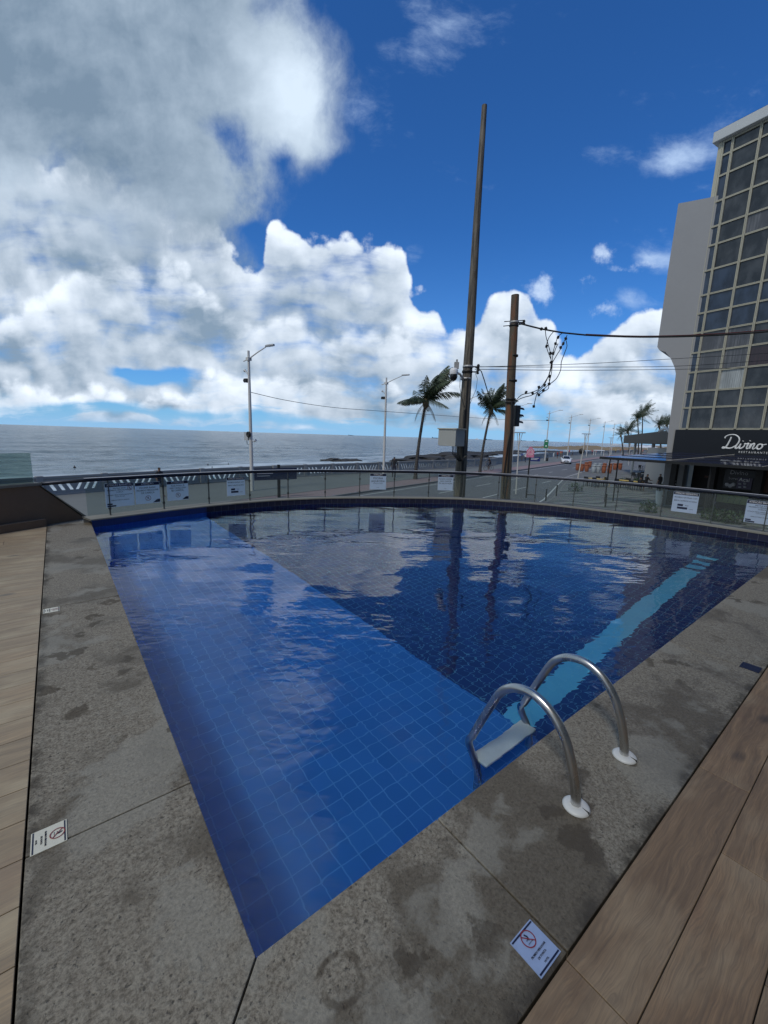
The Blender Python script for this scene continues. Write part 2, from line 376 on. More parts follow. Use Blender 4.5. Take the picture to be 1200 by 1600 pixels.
def f_steel(n, b):
    b.inputs['Metallic'].default_value = 1
    s_ = n.noise(n.vm('MULTIPLY', n.P, (6, 6, 2)), 3, 3, .5)
    n.put(b.inputs['Base Color'], n.mix(s_, (.40, .40, .40), (.66, .65, .63))); n.put(b.inputs['Roughness'], n.ss(s_, .3, .7, .26, .32))
mat('brushed_steel', fn=f_steel)
mat('rail_dark', (.03, .035, .05), .35, .6, var=.2)
mat('rail_highlight', (.55, .56, .58), .45, .25, var=.15)  # pale tone paints the bright highlight along the handrail top
mat('post_steel', (.12, .13, .12), .4, .7, var=.2)
mat('plastic_white', (.62, .63, .62), .45, var=.06, vs=20)
mat('tread_white', (.86, .92, .86), .5, var=.1, vs=20)
mat('gasket', (.02, .02, .02), .7)
def f_glass(n, b):
    o = [x for x in n.n if x.type == 'OUTPUT_MATERIAL'][0]
    tr = n.add('ShaderNodeBsdfTransparent')
    g = n.noise(n.P, 1.5, 4, .6)
    n.put(tr.inputs[0], n.mix(g, (.66, .75, .72), (.74, .82, .79)))
    gl = n.add('ShaderNodeBsdfGlossy'); gl.inputs['Roughness'].default_value = .03
    df = n.add('ShaderNodeBsdfDiffuse'); df.inputs[0].default_value = (.45, .52, .48, 1)
    fr = n.add('ShaderNodeFresnel'); fr.inputs[0].default_value = 1.45
    m0 = n.add('ShaderNodeMixShader'); m0.inputs[0].default_value = .07; n.l.new(tr.outputs[0], m0.inputs[1]); n.l.new(df.outputs[0], m0.inputs[2])
    m1 = n.add('ShaderNodeMixShader'); n.l.new(fr.outputs[0], m1.inputs[0]); n.l.new(m0.outputs[0], m1.inputs[1]); n.l.new(gl.outputs[0], m1.inputs[2])
    n.l.new(m1.outputs[0], o.inputs[0]); n.n.remove(b)
mat('rail_glass', fn=f_glass)
def f_sign(n, b):
    o = [x for x in n.n if x.type == 'OUTPUT_MATERIAL'][0]
    b.inputs['Base Color'].default_value = (.70, .78, .90, 1); b.inputs['Roughness'].default_value = .3
    tr = n.add('ShaderNodeBsdfTranslucent'); tr.inputs[0].default_value = (.86, .93, 1.0, 1)
    mx = n.add('ShaderNodeMixShader'); mx.inputs[0].default_value = .62; n.l.new(b.outputs[0], mx.inputs[1]); n.l.new(tr.outputs[0], mx.inputs[2]); n.l.new(mx.outputs[0], o.inputs[0])
mat('sign_white', fn=f_sign)
mat('sign_navy', (.012, .016, .045), .4)
mat('sign_ink', (.02, .025, .05), .5)
mat('sign_red', (.22, .02, .03), .5)
mat('plate_sky_tint', (.30, .39, .60), .3, var=.2, vs=25)  # blue of the reflected sky put into the plate colour
mat('sign_cream', (.62, .61, .52), .4, var=.15, vs=40)
mat('pole_wood', fn=lambda n, b: (n.put(b.inputs['Base Color'], n.mix(n.ss(n.noise(n.vm('MULTIPLY', n.P, (9, 9, .7)), 2.2, 6, .65), .35, .68), (.050, .043, .034), (.175, .152, .118))),
     bumpit(n, b, n.noise(n.vm('MULTIPLY', n.P, (14, 14, .8)), 2, 5, .6), .6, .02)))
mat('pole_rusty', fn=lambda n, b: (n.put(b.inputs['Base Color'], n.mix(n.ss(n.noise(n.vm('MULTIPLY', n.P, (4, 4, .6)), 1.4, 5, .6), .50, .64), n.mix(n.noise(n.vm('MULTIPLY', n.P, (9, 9, .8)), 2.4, 5, .65), (.050, .038, .025), (.150, .118, .078)), (.17, .075, .035))),
     bumpit(n, b, n.noise(n.vm('MULTIPLY', n.P, (14, 14, .8)), 2, 5, .6), .6, .02)))
mat('cable_black', (.012, .012, .013), .6)
mat('cable_red', (.10, .012, .012), .6)
mat('iron_dark', (.03, .03, .03), .55, .5, var=.3)
mat('galv', (.45, .45, .44), .45, .3, var=.12, vs=6)
mat('box_grey', (.36, .37, .35), .5, var=.08, vs=5)
mat('box_cream', (.46, .44, .36), .55, var=.15, vs=8)
mat('lamp_post_paint', (.55, .53, .49), .55, var=.1, vs=3)
mat('white_shell', (.75, .76, .78), .35)
mat('black_gloss', (.012, .012, .014), .12)
mat('palm_trunk', fn=lambda n, b: (n.put(b.inputs['Base Color'], n.mix(n.noise(n.vm('MULTIPLY', n.P, (3, 3, 7)), 2, 5, .6), (.028, .024, .021), (.075, .065, .055))), bumpit(n, b, n.m('SINE', n.m('MULTIPLY', n.sep(n.P)[2], 40)), .5, .02)))
def f_leaf(c0, c1):
    def f(n, b):
        r_ = n.G['Random Per Island']
        n.put(b.inputs['Base Color'], n.mix(r_, c0, c1)); b.inputs['Roughness'].default_value = .5
        b.inputs['Subsurface Weight'].default_value = 0
    return f
mat('palm_leaf', fn=f_leaf((.018, .034, .016), (.060, .080, .036)))
mat('palm_dry', fn=f_leaf((.10, .075, .035), (.16, .12, .06)))
mat('shrub_leaf', fn=f_leaf((.02, .045, .015), (.06, .10, .03)))
mat('rock', fn=f_conc((.018, .017, .015), (.060, .055, .048), .5))
mat('headland_soil', fn=f_conc((.16, .12, .07), (.30, .22, .12), .03))
mat('sand', fn=f_conc((.34, .29, .20), (.45, .39, .29), .2))
mat('facade_cream', (.46, .44, .345), .6, var=.18, vs=1.2)
mat('facade_white', (.52, .54, .54), .5, var=.08, vs=.8)
mat('roof_tin', (.30, .31, .30), .5, var=.15, vs=.7)
def wglass(name, c0, c1, stripes=False, rough=.06):
    def f(n, b):
        x, y, z = n.sep(n.P)
        rn = n.add('ShaderNodeObjectInfo').outputs['Random']
        v = n.noise(n.vm('ADD', n.vm('MULTIPLY', n.P, (1, 1, .5)), n.xyz(n.m('MULTIPLY', rn, 50), 0.0, 0.0)), 1.6, 4, .55)
        c = n.mix(n.ss(v, .35, .68), c0, c1)
        if stripes:
            s_ = n.noise(n.xyz(n.m('MULTIPLY', x, 14.0), n.m('MULTIPLY', rn, 20), n.m('MULTIPLY', z, .3)), 1.0, 3, .7)
            c = n.mix(n.ss(s_, .42, .58), c, tuple(q*.45 for q in c1))
        n.put(b.inputs['Base Color'], c); b.inputs['Roughness'].default_value = rough; b.inputs['Specular IOR Level'].default_value = .9
        bumpit(n, b, n.noise(n.P, .8, 2), .06, .05)
    return f
mat('window_dark', fn=wglass('a', (.010, .012, .016), (.055, .060, .066)))
mat('window_blue', fn=wglass('a', (.010, .018, .036), (.035, .055, .095)))
mat('window_curtain', fn=wglass('a', (.06, .06, .07), (.15, .15, .16), True))
mat('window_white_curtain', fn=wglass('a', (.30, .32, .32), (.52, .55, .54), True))
mat('window_maroon', fn=wglass('a', (.035, .015, .018), (.06, .025, .03), True))
mat('band_black', (.006, .006, .009), .35, var=.3, vs=.8)
mat('letter_white', (.82, .82, .80), .5)
mat('letter_grey', (.45, .45, .46), .5)
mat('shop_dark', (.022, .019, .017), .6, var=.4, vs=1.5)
mat('shop_brown', (.09, .035, .018), .6, var=.4, vs=1.5)
mat('poster_dark', (.012, .012, .016), .4)
mat('poster_violet', (.06, .045, .09), .4, var=.4, vs=4)
mat('poster_green', (.30, .36, .16), .6, var=.2, vs=3)
mat('poster_pale', (.34, .36, .38), .5, var=.3, vs=6)
mat('awning_film', (.016, .020, .045), .10, 0., var=.3, vs=1.0)
mat('awning_bar', (.35, .33, .28), .5, var=.2, vs=4)
mat('canopy_olive', (.060, .052, .038), .7, var=.2, vs=2)
mat('yellow_paint', (.55, .38, .07), .5, var=.15, vs=5)
mat('chair_black', (.015, .015, .016), .5)
mat('terracotta', (.30, .10, .05), .7, var=.2, vs=4)
mat('pot_grey', (.36, .40, .43), .7, var=.2, vs=4)
mat('car_white', (.74, .75, .76), .25, .0, var=.03)
mat('car_glass', (.02, .024, .03), .08)
mat('tyre', (.018, .018, .018), .8)
mat('rim', (.4, .4, .42), .35, .8)
mat('lamp_lens', (.7, .7, .68), .15)
mat('tail_red', (.35, .02, .02), .3)
mat('sign_green', (.015, .17, .07), .45, var=.1)
mat('sign_pink', (.62, .20, .30), .5, var=.1)
mat('sign_blue', (.02, .035, .16), .45, var=.1)
mat('board_navy', (.012, .02, .06), .45, var=.2)
mat('traffic_black', (.012, .012, .012), .5)
mat('ship_hull', (.03, .04, .06), .6)
mat('ship_white', (.75, .75, .74), .5)
mat('unseen_hotel_plaster', (.42, .40, .37), .8, var=.15, vs=.4)
mat('unseen_hotel_glass', (.03, .035, .04), .15)
for nm_, c_ in dict(skin=(.20, .115, .075), hair=(.015, .012, .010), shirt_black=(.015, .015, .018), shirt_red=(.42, .03, .035), shirt_orange=(.55, .14, .05), shirt_white=(.6, .6, .6),
                    shirt_blue=(.03, .06, .22), shirt_yellow=(.55, .42, .12), shirt_pink=(.5, .16, .18), shorts_dark=(.03, .03, .045), shorts_khaki=(.20, .16, .11), shirt_grey=(.2, .2, .2), wetsuit=(.012, .014, .018)).items():
    mat(nm_, c_, .8, var=.15, vs=8)

# ------------------------------------------------------------------ mesh builder
class MB:
    def __init__(s): s.v = []; s.f = []; s.mi = []; s.uv = []; s.sm = []
    def add(s, vs, fs, mi=0, uv=None, smooth=False):
        b = len(s.v); s.v += [tuple(p) for p in vs]
        for k, f in enumerate(fs):
            s.f.append([b+i for i in f]); s.mi.append(mi); s.sm.append(smooth)
            s.uv.append(uv[k] if uv else None)
        return s
    def box(s, a, b_, mi=0, M_=None):
        x0, y0, z0 = a; x1, y1, z1 = b_
        v = [(x0,y0,z0),(x1,y0,z0),(x1,y1,z0),(x0,y1,z0),(x0,y0,z1),(x1,y0,z1),(x1,y1,z1),(x0,y1,z1)]
        if M_: v = [M_ @ Vector(p) for p in v]
        return s.add(v, [(0,3,2,1),(4,5,6,7),(0,1,5,4),(1,2,6,5),(2,3,7,6),(3,0,4,7)], mi)
    def prism(s, poly, z0, z1, mi=0, uv=False):
        n = len(poly)
        v = [(p[0], p[1], z0) for p in poly]+[(p[0], p[1], z1) for p in poly]
        fs = [list(range(n))[::-1], list(range(n, 2*n))]+[(i, (i+1) % n, n+(i+1) % n, n+i) for i in range(n)]
        return s.add(v, fs, mi)
    def loft(s, rings, cap=True, mi=0, smooth=True, closed=True):
        n = len(rings[0]); v = [p for r_ in rings for p in r_]; fs = []
        for k in range(len(rings)-1):
            for i in range(n if closed else n-1):
                j = (i+1) % n; fs.append((k*n+i, k*n+j, (k+1)*n+j, (k+1)*n+i))
        s.add(v, fs, mi, smooth=smooth)
        if cap:
            s.add(rings[0], [list(range(n))[::-1]], mi); s.add(rings[-1], [list(range(n))], mi)
        return s
    def tube(s, pts, r_, n=10, mi=0, cap=True, smooth=True):
        pts = [Vector(p) for p in pts]; rings = []
        rr = r_ if isinstance(r_, (list, tuple)) else [r_]*len(pts)
        ref = None
        for i, p in enumerate(pts):
            t = (pts[min(i+1, len(pts)-1)]-pts[max(i-1, 0)]).normalized()
            if ref is None:
                ref = Vector((0, 0, 1)) if abs(t.z) < .9 else Vector((1, 0, 0))
                ref = (ref - t*ref.dot(t)).normalized()
            else:
                ref = (ref - t*ref.dot(t)).normalized()
            b_ = t.cross(ref)
            rings.append([p + (ref*math.cos(2*math.pi*k/n) + b_*math.sin(2*math.pi*k/n))*rr[i] for k in range(n)])
        return s.loft(rings, cap, mi, smooth)
    def lathe(s, prof_, n=20, c=(0, 0, 0), mi=0, smooth=True):
        rings = [[(c[0]+r_*math.cos(2*math.pi*k/n), c[1]+r_*math.sin(2*math.pi*k/n), c[2]+z) for k in range(n)] for r_, z in prof_]
        return s.loft(rings, True, mi, smooth)
    def ball(s, c, r_, n=10, mi=0, sc=(1, 1, 1)):
        rings = []
        m_ = max(4, n//2)
        for i in range(m_+1):
            a = math.pi*(i+.02)/(m_+.04); rings.append([(c[0]+r_*sc[0]*math.sin(a)*math.cos(2*math.pi*k/n), c[1]+r_*sc[1]*math.sin(a)*math.sin(2*math.pi*k/n), c[2]-r_*sc[2]*math.cos(a)) for k in range(n)])
        return s.loft(rings, True, mi, True)
    def xf(s, M_):
        s.v = [tuple(M_ @ Vector(p)) for p in s.v]; return s
    def mesh(s, name, mats, bevel=0, seg=2, ang=35):
        me = bpy.data.meshes.new(name); me.from_pydata(s.v, [], s.f); 
        for m_ in (mats if isinstance(mats, (list, tuple)) else [mats]): me.materials.append(MATS[m_] if isinstance(m_, str) else m_)
        me.polygons.foreach_set('material_index', s.mi); me.polygons.foreach_set('use_smooth', s.sm)
        if any(u is not None for u in s.uv):
            ul = me.uv_layers.new(name='UVMap'); k = 0
            for p, u in zip(me.polygons, s.uv):
                for j in range(p.loop_total):
                    if u: ul.data[k].uv = u[j]
                    k += 1
        if bevel:
            b = bmesh.new(); b.from_mesh(me)
            es = [e for e in b.edges if len(e.link_faces) == 2 and e.calc_face_angle(0) > R(ang)]
            bmesh.ops.bevel(b, geom=es, offset=bevel, segments=seg, affect='EDGES', profile=.6)
            b.to_mesh(me); b.free()
        me.update(); return me
    def build(s, name, mats, parent=None, loc=None, rz=0, **kw):
        o = bpy.data.objects.new(name, s.mesh(name, mats, **kw)); COL.objects.link(o)
        if parent is not None: o.parent = parent
        if loc is not None: o.location = loc
        if rz: o.rotation_euler.z = rz
        return o
def tag(o, label=None, cat=None, group=None, kind=None):
    if label: o['label'] = label
    if cat: o['category'] = cat
    if group: o['group'] = group
    if kind: o['kind'] = kind
    return o
def empty(name, loc, label=None, cat=None, group=None, rz=0):
    o = bpy.data.objects.new(name, None); COL.objects.link(o); o.location = loc; o.rotation_euler.z = rz; o.empty_display_size = .2
    return tag(o, label, cat, group)
def kids(o): return [c_ for c_ in bpy.data.objects if c_.parent == o]
def copy_tree(o, loc, rz=None, label=None, scale=None):
    r_ = o.copy(); COL.objects.link(r_); r_.location = loc
    if rz is not None: r_.rotation_euler.z = rz
    if scale: r_.scale = scale
    if label: r_['label'] = label
    for ch in kids(o):
        c_ = ch.copy(); COL.objects.link(c_); c_.parent = r_
        for g in kids(ch):
            d = g.copy(); COL.objects.link(d); d.parent = c_
    return r_
def struct(o): o['kind'] = 'structure'; return o
def text_mb(mb, body, size, M_, mi=0, align='CENTER', width=None, ext=.0006):
    cu = bpy.data.curves.new('t', 'FONT'); cu.body = body; cu.size = size; cu.align_x = align; cu.align_y = 'CENTER'; cu.extrude = ext; cu.resolution_u = 2
    ob = bpy.data.objects.new('t', cu); COL.objects.link(ob); bpy.context.view_layer.update()
    me = bpy.data.meshes.new_from_object(ob.evaluated_get(bpy.context.evaluated_depsgraph_get()))
    vs = [v_.co.copy() for v_ in me.vertices]
    if width and vs:
        wd = max(v_.x for v_ in vs)-min(v_.x for v_ in vs)
        if wd > width:
            for v_ in vs: v_.x *= width/wd
    mb.add([M_ @ v_ for v_ in vs], [tuple(p.vertices) for p in me.polygons], mi)
    bpy.data.objects.remove(ob); bpy.data.curves.remove(cu); bpy.data.meshes.remove(me)

#@@SETTING
# ------------------------------------------------------------------ pool frame: u along the near edge, v along the left edge
PC = Vector((-.35, 1.01, 0)); PR = R(38.4)
PM = Matrix.Translation(PC) @ Matrix.Rotation(PR, 4, 'Z'); PMI = PM.inverted()
def loc2w(u, v_, z=0): return PM @ Vector((u, v_, z))
def w2loc(p): return PMI @ Vector(p)
WZ = -.03
arc_px = [(0, 7.16), (.52, 7.29), (1.04, 7.44), (1.63, 7.58), (2.2, 7.68), (2.98, 7.74), (3.73, 7.70), (4.76, 7.46), (5.92, 6.92), (7.33, 6.08), (8.20, 5.24), (8.75, 4.35), (9.04, 3.60), (9.24, 2.80), (9.36, 2.10), (9.43, 1.30), (9.44, .36), (9.42, -.62)]
def smooth_line(pts, step):
    out = []
    P_ = [Vector((*p, 0)) if len(p) == 2 else Vector(p) for p in pts]
    for i in range(len(P_)-1):
        p0 = P_[max(i-1, 0)]; p1 = P_[i]; p2 = P_[i+1]; p3 = P_[min(i+2, len(P_)-1)]
        n = max(1, int((p2-p1).length/step))
        for k in range(n):
            t = k/n
            out.append(.5*((2*p1)+(p2-p0)*t+(2*p0-5*p1+4*p2-p3)*t*t+(3*p1-p0-3*p2+p3)*t**3))
    out.append(P_[-1]); return out
arc = smooth_line(arc_px, .12)
def offset(line, d):
    out = []
    for i, p in enumerate(line):
        t = (line[min(i+1, len(line)-1)]-line[max(i-1, 0)]).normalized()
        out.append(p + Vector((-t.y, t.x, 0))*d)
    return out
OUT = 1 # left of travel direction is the outside of the pool for this line
arc_len = [0]
for a_, b_ in zip(arc, arc[1:]): arc_len.append(arc_len[-1]+(b_-a_).length)
SH = -.50; DP = -1.2; BU = 1.93
pool = empty('swimming_pool', PC, 'blue tiled swimming pool with a shallow ledge, curved far wall and stone edge', 'swimming pool', rz=PR)
# basin floor ----
def uvq(pts): return [(p[0], p[1]) for p in pts]
ins = [p for p in arc if p.y > -.05]
left_arc = [p for p in arc if p.x <= BU]
bp_ = (BU, arc[[i for i, p in enumerate(arc) if p.x > BU][0]].y)
sh = [(0, 0), (BU, 0), bp_]+[(p.x, p.y) for p in reversed(left_arc)]
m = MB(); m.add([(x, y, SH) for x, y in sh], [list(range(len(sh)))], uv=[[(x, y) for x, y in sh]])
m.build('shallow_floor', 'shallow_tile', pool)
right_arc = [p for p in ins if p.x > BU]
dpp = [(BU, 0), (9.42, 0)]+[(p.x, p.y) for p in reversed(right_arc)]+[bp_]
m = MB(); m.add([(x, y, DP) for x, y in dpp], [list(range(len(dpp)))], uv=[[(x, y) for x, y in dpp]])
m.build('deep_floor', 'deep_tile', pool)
m = MB()
def laneq(u0, u1, e=0):
    f_ = lambda u: .51+.30*(u-2.0)/6.3
    m.add([(u0, f_(u0)-e, DP+.005), (u1, f_(u1)-e, DP+.005), (u1, f_(u1)+.235+e, DP+.005), (u0, f_(u0)+.235+e, DP+.005)], [(0, 1, 2, 3)], uv=[[(0, 0), (u1-u0, 0), (u1-u0, .2), (0, .2)]])
laneq(2.0, 7.35); laneq(7.47, 7.72); laneq(7.84, 8.05); laneq(8.25, 8.42, .03)
me_ = m.build('lane_line', 'lane_tile', pool)
def wallstrip(mb, pts, z0, z1, u0=0, mi=0):
    d = u0
    for a_, b_ in zip(pts, pts[1:]):
        L_ = math.hypot(b_[0]-a_[0], b_[1]-a_[1])
        mb.add([(a_[0], a_[1], z0), (b_[0], b_[1], z0), (b_[0], b_[1], z1), (a_[0], a_[1], z1)], [(0, 1, 2, 3)], mi, uv=[[(d, z0), (d+L_, z0), (d+L_, z1), (d, z1)]]); d += L_
    return d
m = MB(); wallstrip(m, [(0, 0), (0, 7.16)], SH, -.02); wallstrip(m, [(0, 0), (BU, 0)], SH, -.02); wallstrip(m, [(p.x, p.y) for p in left_arc]+[bp_], SH, WZ-.0)
wallstrip(m, [(BU, 0), bp_], DP, SH)
m.build('shallow_wall', 'shallow_tile', pool)
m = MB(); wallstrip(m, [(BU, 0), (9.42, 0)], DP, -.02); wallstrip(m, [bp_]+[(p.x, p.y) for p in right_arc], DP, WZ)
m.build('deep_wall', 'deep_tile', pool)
# raised far band ----
ZC = .085
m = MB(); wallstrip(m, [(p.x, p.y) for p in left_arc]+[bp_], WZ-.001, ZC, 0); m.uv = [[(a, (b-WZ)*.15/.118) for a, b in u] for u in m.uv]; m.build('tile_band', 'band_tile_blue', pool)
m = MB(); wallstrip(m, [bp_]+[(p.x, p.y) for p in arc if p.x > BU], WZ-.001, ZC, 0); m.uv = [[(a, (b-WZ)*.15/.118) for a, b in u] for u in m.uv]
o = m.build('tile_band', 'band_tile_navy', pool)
# curb: stone top over a solid body
aU = [Vector((-.02, 7.155, 0))]+arc
i0 = offset(aU, -.012); i1 = offset(aU, .34)
m = MB()
for k in range(len(aU)-1):
    a_, b_, c_, d_ = i0[k], i0[k+1], i1[k+1], i1[k]
    vs = [(a_.x, a_.y, ZC), (b_.x, b_.y, ZC), (c_.x, c_.y, ZC), (d_.x, d_.y, ZC)]+[(a_.x, a_.y, ZC+.022), (b_.x, b_.y, ZC+.022), (c_.x, c_.y, ZC+.022), (d_.x, d_.y, ZC+.022)]
    m.add(vs, [(0, 3, 2, 1), (4, 5, 6, 7), (0, 1, 5, 4), (2, 3, 7, 6)])
m.build('curb_top', 'curb_stone', pool)
m = MB(); b0 = offset(aU, .01); b1 = offset(aU, .33)
for k in range(len(aU)-1):
    a_, b_, c_, d_ = b0[k], b0[k+1], b1[k+1], b1[k]
    m.add([(a_.x, a_.y, ZC-.001), (b_.x, b_.y, ZC-.001), (c_.x, c_.y, ZC-.001), (d_.x, d_.y, ZC-.001), (a_.x, a_.y, -2.5), (b_.x, b_.y, -2.5), (c_.x, c_.y, -2.5), (d_.x, d_.y, -2.5)], [(0, 1, 2, 3), (3, 2, 6, 7)])
m.build('outer_wall', 'concrete_wall', pool)
# coping slabs: one island per slab so that each varies
m = MB(); g = .006; CW = .58; CT = .045
def slab(poly): m.prism(poly, -CT, 0)
us = [None, .79, 3.51, 6.28, 9.5]
slab([(0, 0), (us[1]-g/2, 0), (us[1]-g/2, -CW), (-CW+g, -CW)])
for a_, b_ in zip(us[1:], us[2:]): slab([(a_+g/2, 0), (b_-g/2, 0), (b_-g/2, -CW), (a_+g/2, -CW)][::1])
vs_ = [None, .81, 3.54, 6.27, 7.9]
slab([(-g*.7, g*.7), (-CW, -CW+g), (-CW, vs_[1]-g/2), (0, vs_[1]-g/2)])
for a_, b_ in zip(vs_[1:], vs_[2:]): slab([(0, a_+g/2), (-CW, a_+g/2), (-CW, b_-g/2), (0, b_-g/2)])
o = m.build('coping', 'stone', pool, bevel=.004, seg=2)
m = MB(); m.box((-CW+.01, -CW+.01, -.14), (9.5, -.008, -CT-.002)); m.box((-CW+.01, -.006, -.14), (-.008, 8.2, -CT-.002)); m.build('coping_bed', 'grout', pool)
# water ----
wp = [(-.01, -.01), (9.45, -.01)]+[(p.x, p.y) for p in reversed(ins)]+[(-.01, 7.16)]
m = MB(); m.add([(x, y, WZ) for x, y in wp], [list(range(len(wp)))])
o = m.build('water', 'pool_water', None, PC, PR); struct(o)
# deck floor of wood-look tiles ----
m = MB(); mp = MB(); PW = .2; G2 = .0035
x_lo, x_hi = -7.0, 10.4
# right side: boards parallel to the near edge
r_ = 0; v0 = -CW-.005
while v0 > -2.6:
    off_ = .77 if r_ % 3 == 0 else (.30 if r_ % 3 == 1 else 1.2)
    x = off_-1.31*7
    while x < x_hi:
        a_ = max(x, x_lo); b_ = min(x+1.31, x_hi)
        if b_ > a_ and b_ > -CW-.02:
            a2 = a_
            m.box((a2+G2/2, v0-PW+G2/2, -.016), (b_-G2/2, v0-G2/2, -.003))
        x += 1.31
    r_ += 1; v0 -= PW
# left side: boards butt against the long edge
v1 = -CW-.005
k = 0
while v1 < 8.1:
    x = -CW-.006; off_ = [1.31, .7, 1.0, .45][k % 4]; first = True
    while x > x_lo:
        L_ = off_ if first else 1.31; first = False
        mp.box((max(x-L_, x_lo)+G2/2, v1+G2/2, -.016), (x-G2/2, v1+PW-G2/2, -.003)); x -= L_
    v1 += PW; k += 1
deck = empty('deck', PC, rz=PR); struct(deck)
m.build('floor_board', 'wood_tile', deck, bevel=.0012, seg=1)
mp.build('floor_board', 'pale_wood_tile', deck, bevel=.0012, seg=1)
m = MB(); m.box((x_lo, -3.2, -2.5), (x_hi, -CW-.02, -.018)); m.box((x_lo, -CW-.02, -2.5), (-CW-.03, 8.25, -.018)); m.build('grout_bed', 'grout', deck)

# ------------------------------------------------------------------ ground, road, promenade, sea
GZ = -2.4
lampL = [(-60, -42), (-25, 6), (-9.24, 28.28), (33.08, 86.6), (72.1, 140.8), (140, 222), (420, 430)]
wallL = [(-62, -30), (-31, 6), (-19.74, 23.22), (-14.87, 30.6), (-10.8, 35.9), (15.49, 63.7), (43.1, 109.2), (74, 150), (136, 224), (300, 330), (600, 460)]
nearL = [(-60, -72), (-8, -2), (1.0, 11.5), (11.7, 28.8), (21.6, 48.4), (48, 88), (86, 140), (150, 200), (420, 380)]
def V3(l): return [Vector((*p, 0)) for p in l]
m = MB()
wl_ = V3(wallL)
poly = [(p.x, p.y) for p in wl_]+[(4000, 700), (4000, -600), (-600, -600), (-300, -300)]
m.add([(x, y, GZ-.14) for x, y in poly], [list(range(len(poly)))])
struct(m.build('ground', 'earth'))
def strip(name, A, B, z0, z1, mt):
    mb = MB()
    n = min(len(A), len(B))
    for k in range(n-1):
        q = [A[k], A[k+1], B[k+1], B[k]]
        mb.add([(p[0], p[1], z1) for p in q]+[(p[0], p[1], z0) for p in q], [(0, 1, 2, 3), (0, 4, 5, 1), (2, 6, 7, 3)])
    return struct(mb.build(name, mt))
kerbL = [(p.x, p.y) for p in offset(V3(lampL), -2.6)]
kerb2 = [(p.x, p.y) for p in offset(V3(lampL), -2.78)]
pinkL = [(p.x, p.y) for p in offset(V3(lampL), -5.2)]
pink2 = [(p.x, p.y) for p in offset(V3(lampL), -5.35)]
def resamp(L_, n=60):
    P_ = V3(L_); d = [0]
    for a_, b_ in zip(P_, P_[1:]): d.append(d[-1]+(b_-a_).length)
    out = []
    for i in range(n):
        t = d[-1]*i/(n-1); k = max(j for j in range(len(P_)-1) if d[j] <= t+1e-6)
        f_ = (t-d[k])/(d[k+1]-d[k]); out.append(tuple((P_[k].lerp(P_[k+1], min(1, f_)))[:2]))
    return out
def between(name, A, B, z0, z1, mt): return strip(name, resamp(A), resamp(B), z0, z1, mt)
between('promenade', wallL, kerbL, GZ-.3, GZ, 'promenade_paving')
between('kerb', kerbL, kerb2, GZ-.3, GZ+.012, 'kerb_stone')
between('bicycle_path', kerb2, pinkL, GZ-.3, GZ-.01, 'pink_paving')
between('kerb', pinkL, pink2, GZ-.3, GZ+.0, 'kerb_stone')
between('road', pink2, nearL, GZ-.3, GZ-.12, 'asphalt')
near2 = [(p.x, p.y) for p in offset(V3(nearL), -.18)]
between('kerb', nearL, near2, GZ-.3, GZ+.01, 'kerb_stone')
nearfar = [(p.x, p.y) for p in offset(V3(nearL), -34)]
between('pavement', near2, nearfar, GZ-.3, GZ-.0, 'mosaic_paving')
# road markings: two edge lines and dashes
m = MB()
def mark(L_, d, wd, dash=None, gap=0):
    P_ = resamp([(p.x, p.y) for p in offset(V3(L_), d)], 400); 
    P3 = V3(P_); acc = 0
    for a_, b_ in zip(P3, P3[1:]):
        l_ = (b_-a_).length; acc += l_
        if dash and (acc % (dash+gap)) > dash: continue
        n = Vector((-(b_-a_).y, (b_-a_).x, 0)).normalized()*wd/2
        m.add([(a_+n).to_tuple()[:2]+(GZ-.116,), (b_+n).to_tuple()[:2]+(GZ-.116,), (b_-n).to_tuple()[:2]+(GZ-.116,), (a_-n).to_tuple()[:2]+(GZ-.116,)], [(3, 2, 1, 0)])
mark(lampL, -6.0, .12); mark(lampL, -9.2, .12, 3, 4.5); mark(lampL, -12.6, .12, 3, 4.5); mark(nearL, .5, .12)
struct(m.build('road_marking', 'road_paint'))
# sea ----
m = MB()
SZ = GZ-3.6
sea_in = [(p.x, p.y) for p in offset(V3(wallL), -1.5)]
import numpy as np
NR, NA = 380, 440
rr = 22*np.power(9000/22, np.linspace(0, 1, NR)); aa = np.radians(np.linspace(-62, 62, NA))
Xg = rr[:, None]*np.sin(aa)[None, :]; Yg = rr[:, None]*np.cos(aa)[None, :]
Zg = np.zeros_like(Xg); rs_ = np.random.RandomState(4)
for L_, A_, sp in [(31, .20, .25), (23, .16, .3), (17, .14, .4), (12, .11, .5), (8.5, .08, .6), (6, .06, .8), (4.3, .045, 1.0), (3.1, .03, 1.2)]:
    for _ in range(4):
        th_ = R(126)+rs_.normal()*sp; k_ = 2*math.pi/(L_*rs_.uniform(.8, 1.25)); ph = rs_.uniform(0, 6.28)
        fade_ = np.clip(1.6-rr/(L_*170), 0, 1)[:, None]
        Zg += fade_*A_*.55*(1-np.abs(np.sin(.5*(k_*(Xg*math.cos(th_)+Yg*math.sin(th_))+ph+.9*np.sin(Xg*.013+Yg*.021+ph)))))*1.3
Zg -= Zg.mean()
vv = np.stack([Xg, Yg, Zg+SZ], -1).reshape(-1, 3)
ii = (np.arange(NR-1)[:, None]*NA+np.arange(NA-1)[None, :]).ravel()
ff = np.stack([ii, ii+1, ii+NA+1, ii+NA], -1)
sv = vv.tolist(); sf = ff.tolist(); b0_ = len(sv)
sv += [(-40000, -3000, SZ-1.2), (40000, -3000, SZ-1.2), (40000, 50000, SZ-1.2), (-40000, 50000, SZ-1.2)]; sf.append([b0_, b0_+1, b0_+2, b0_+3])
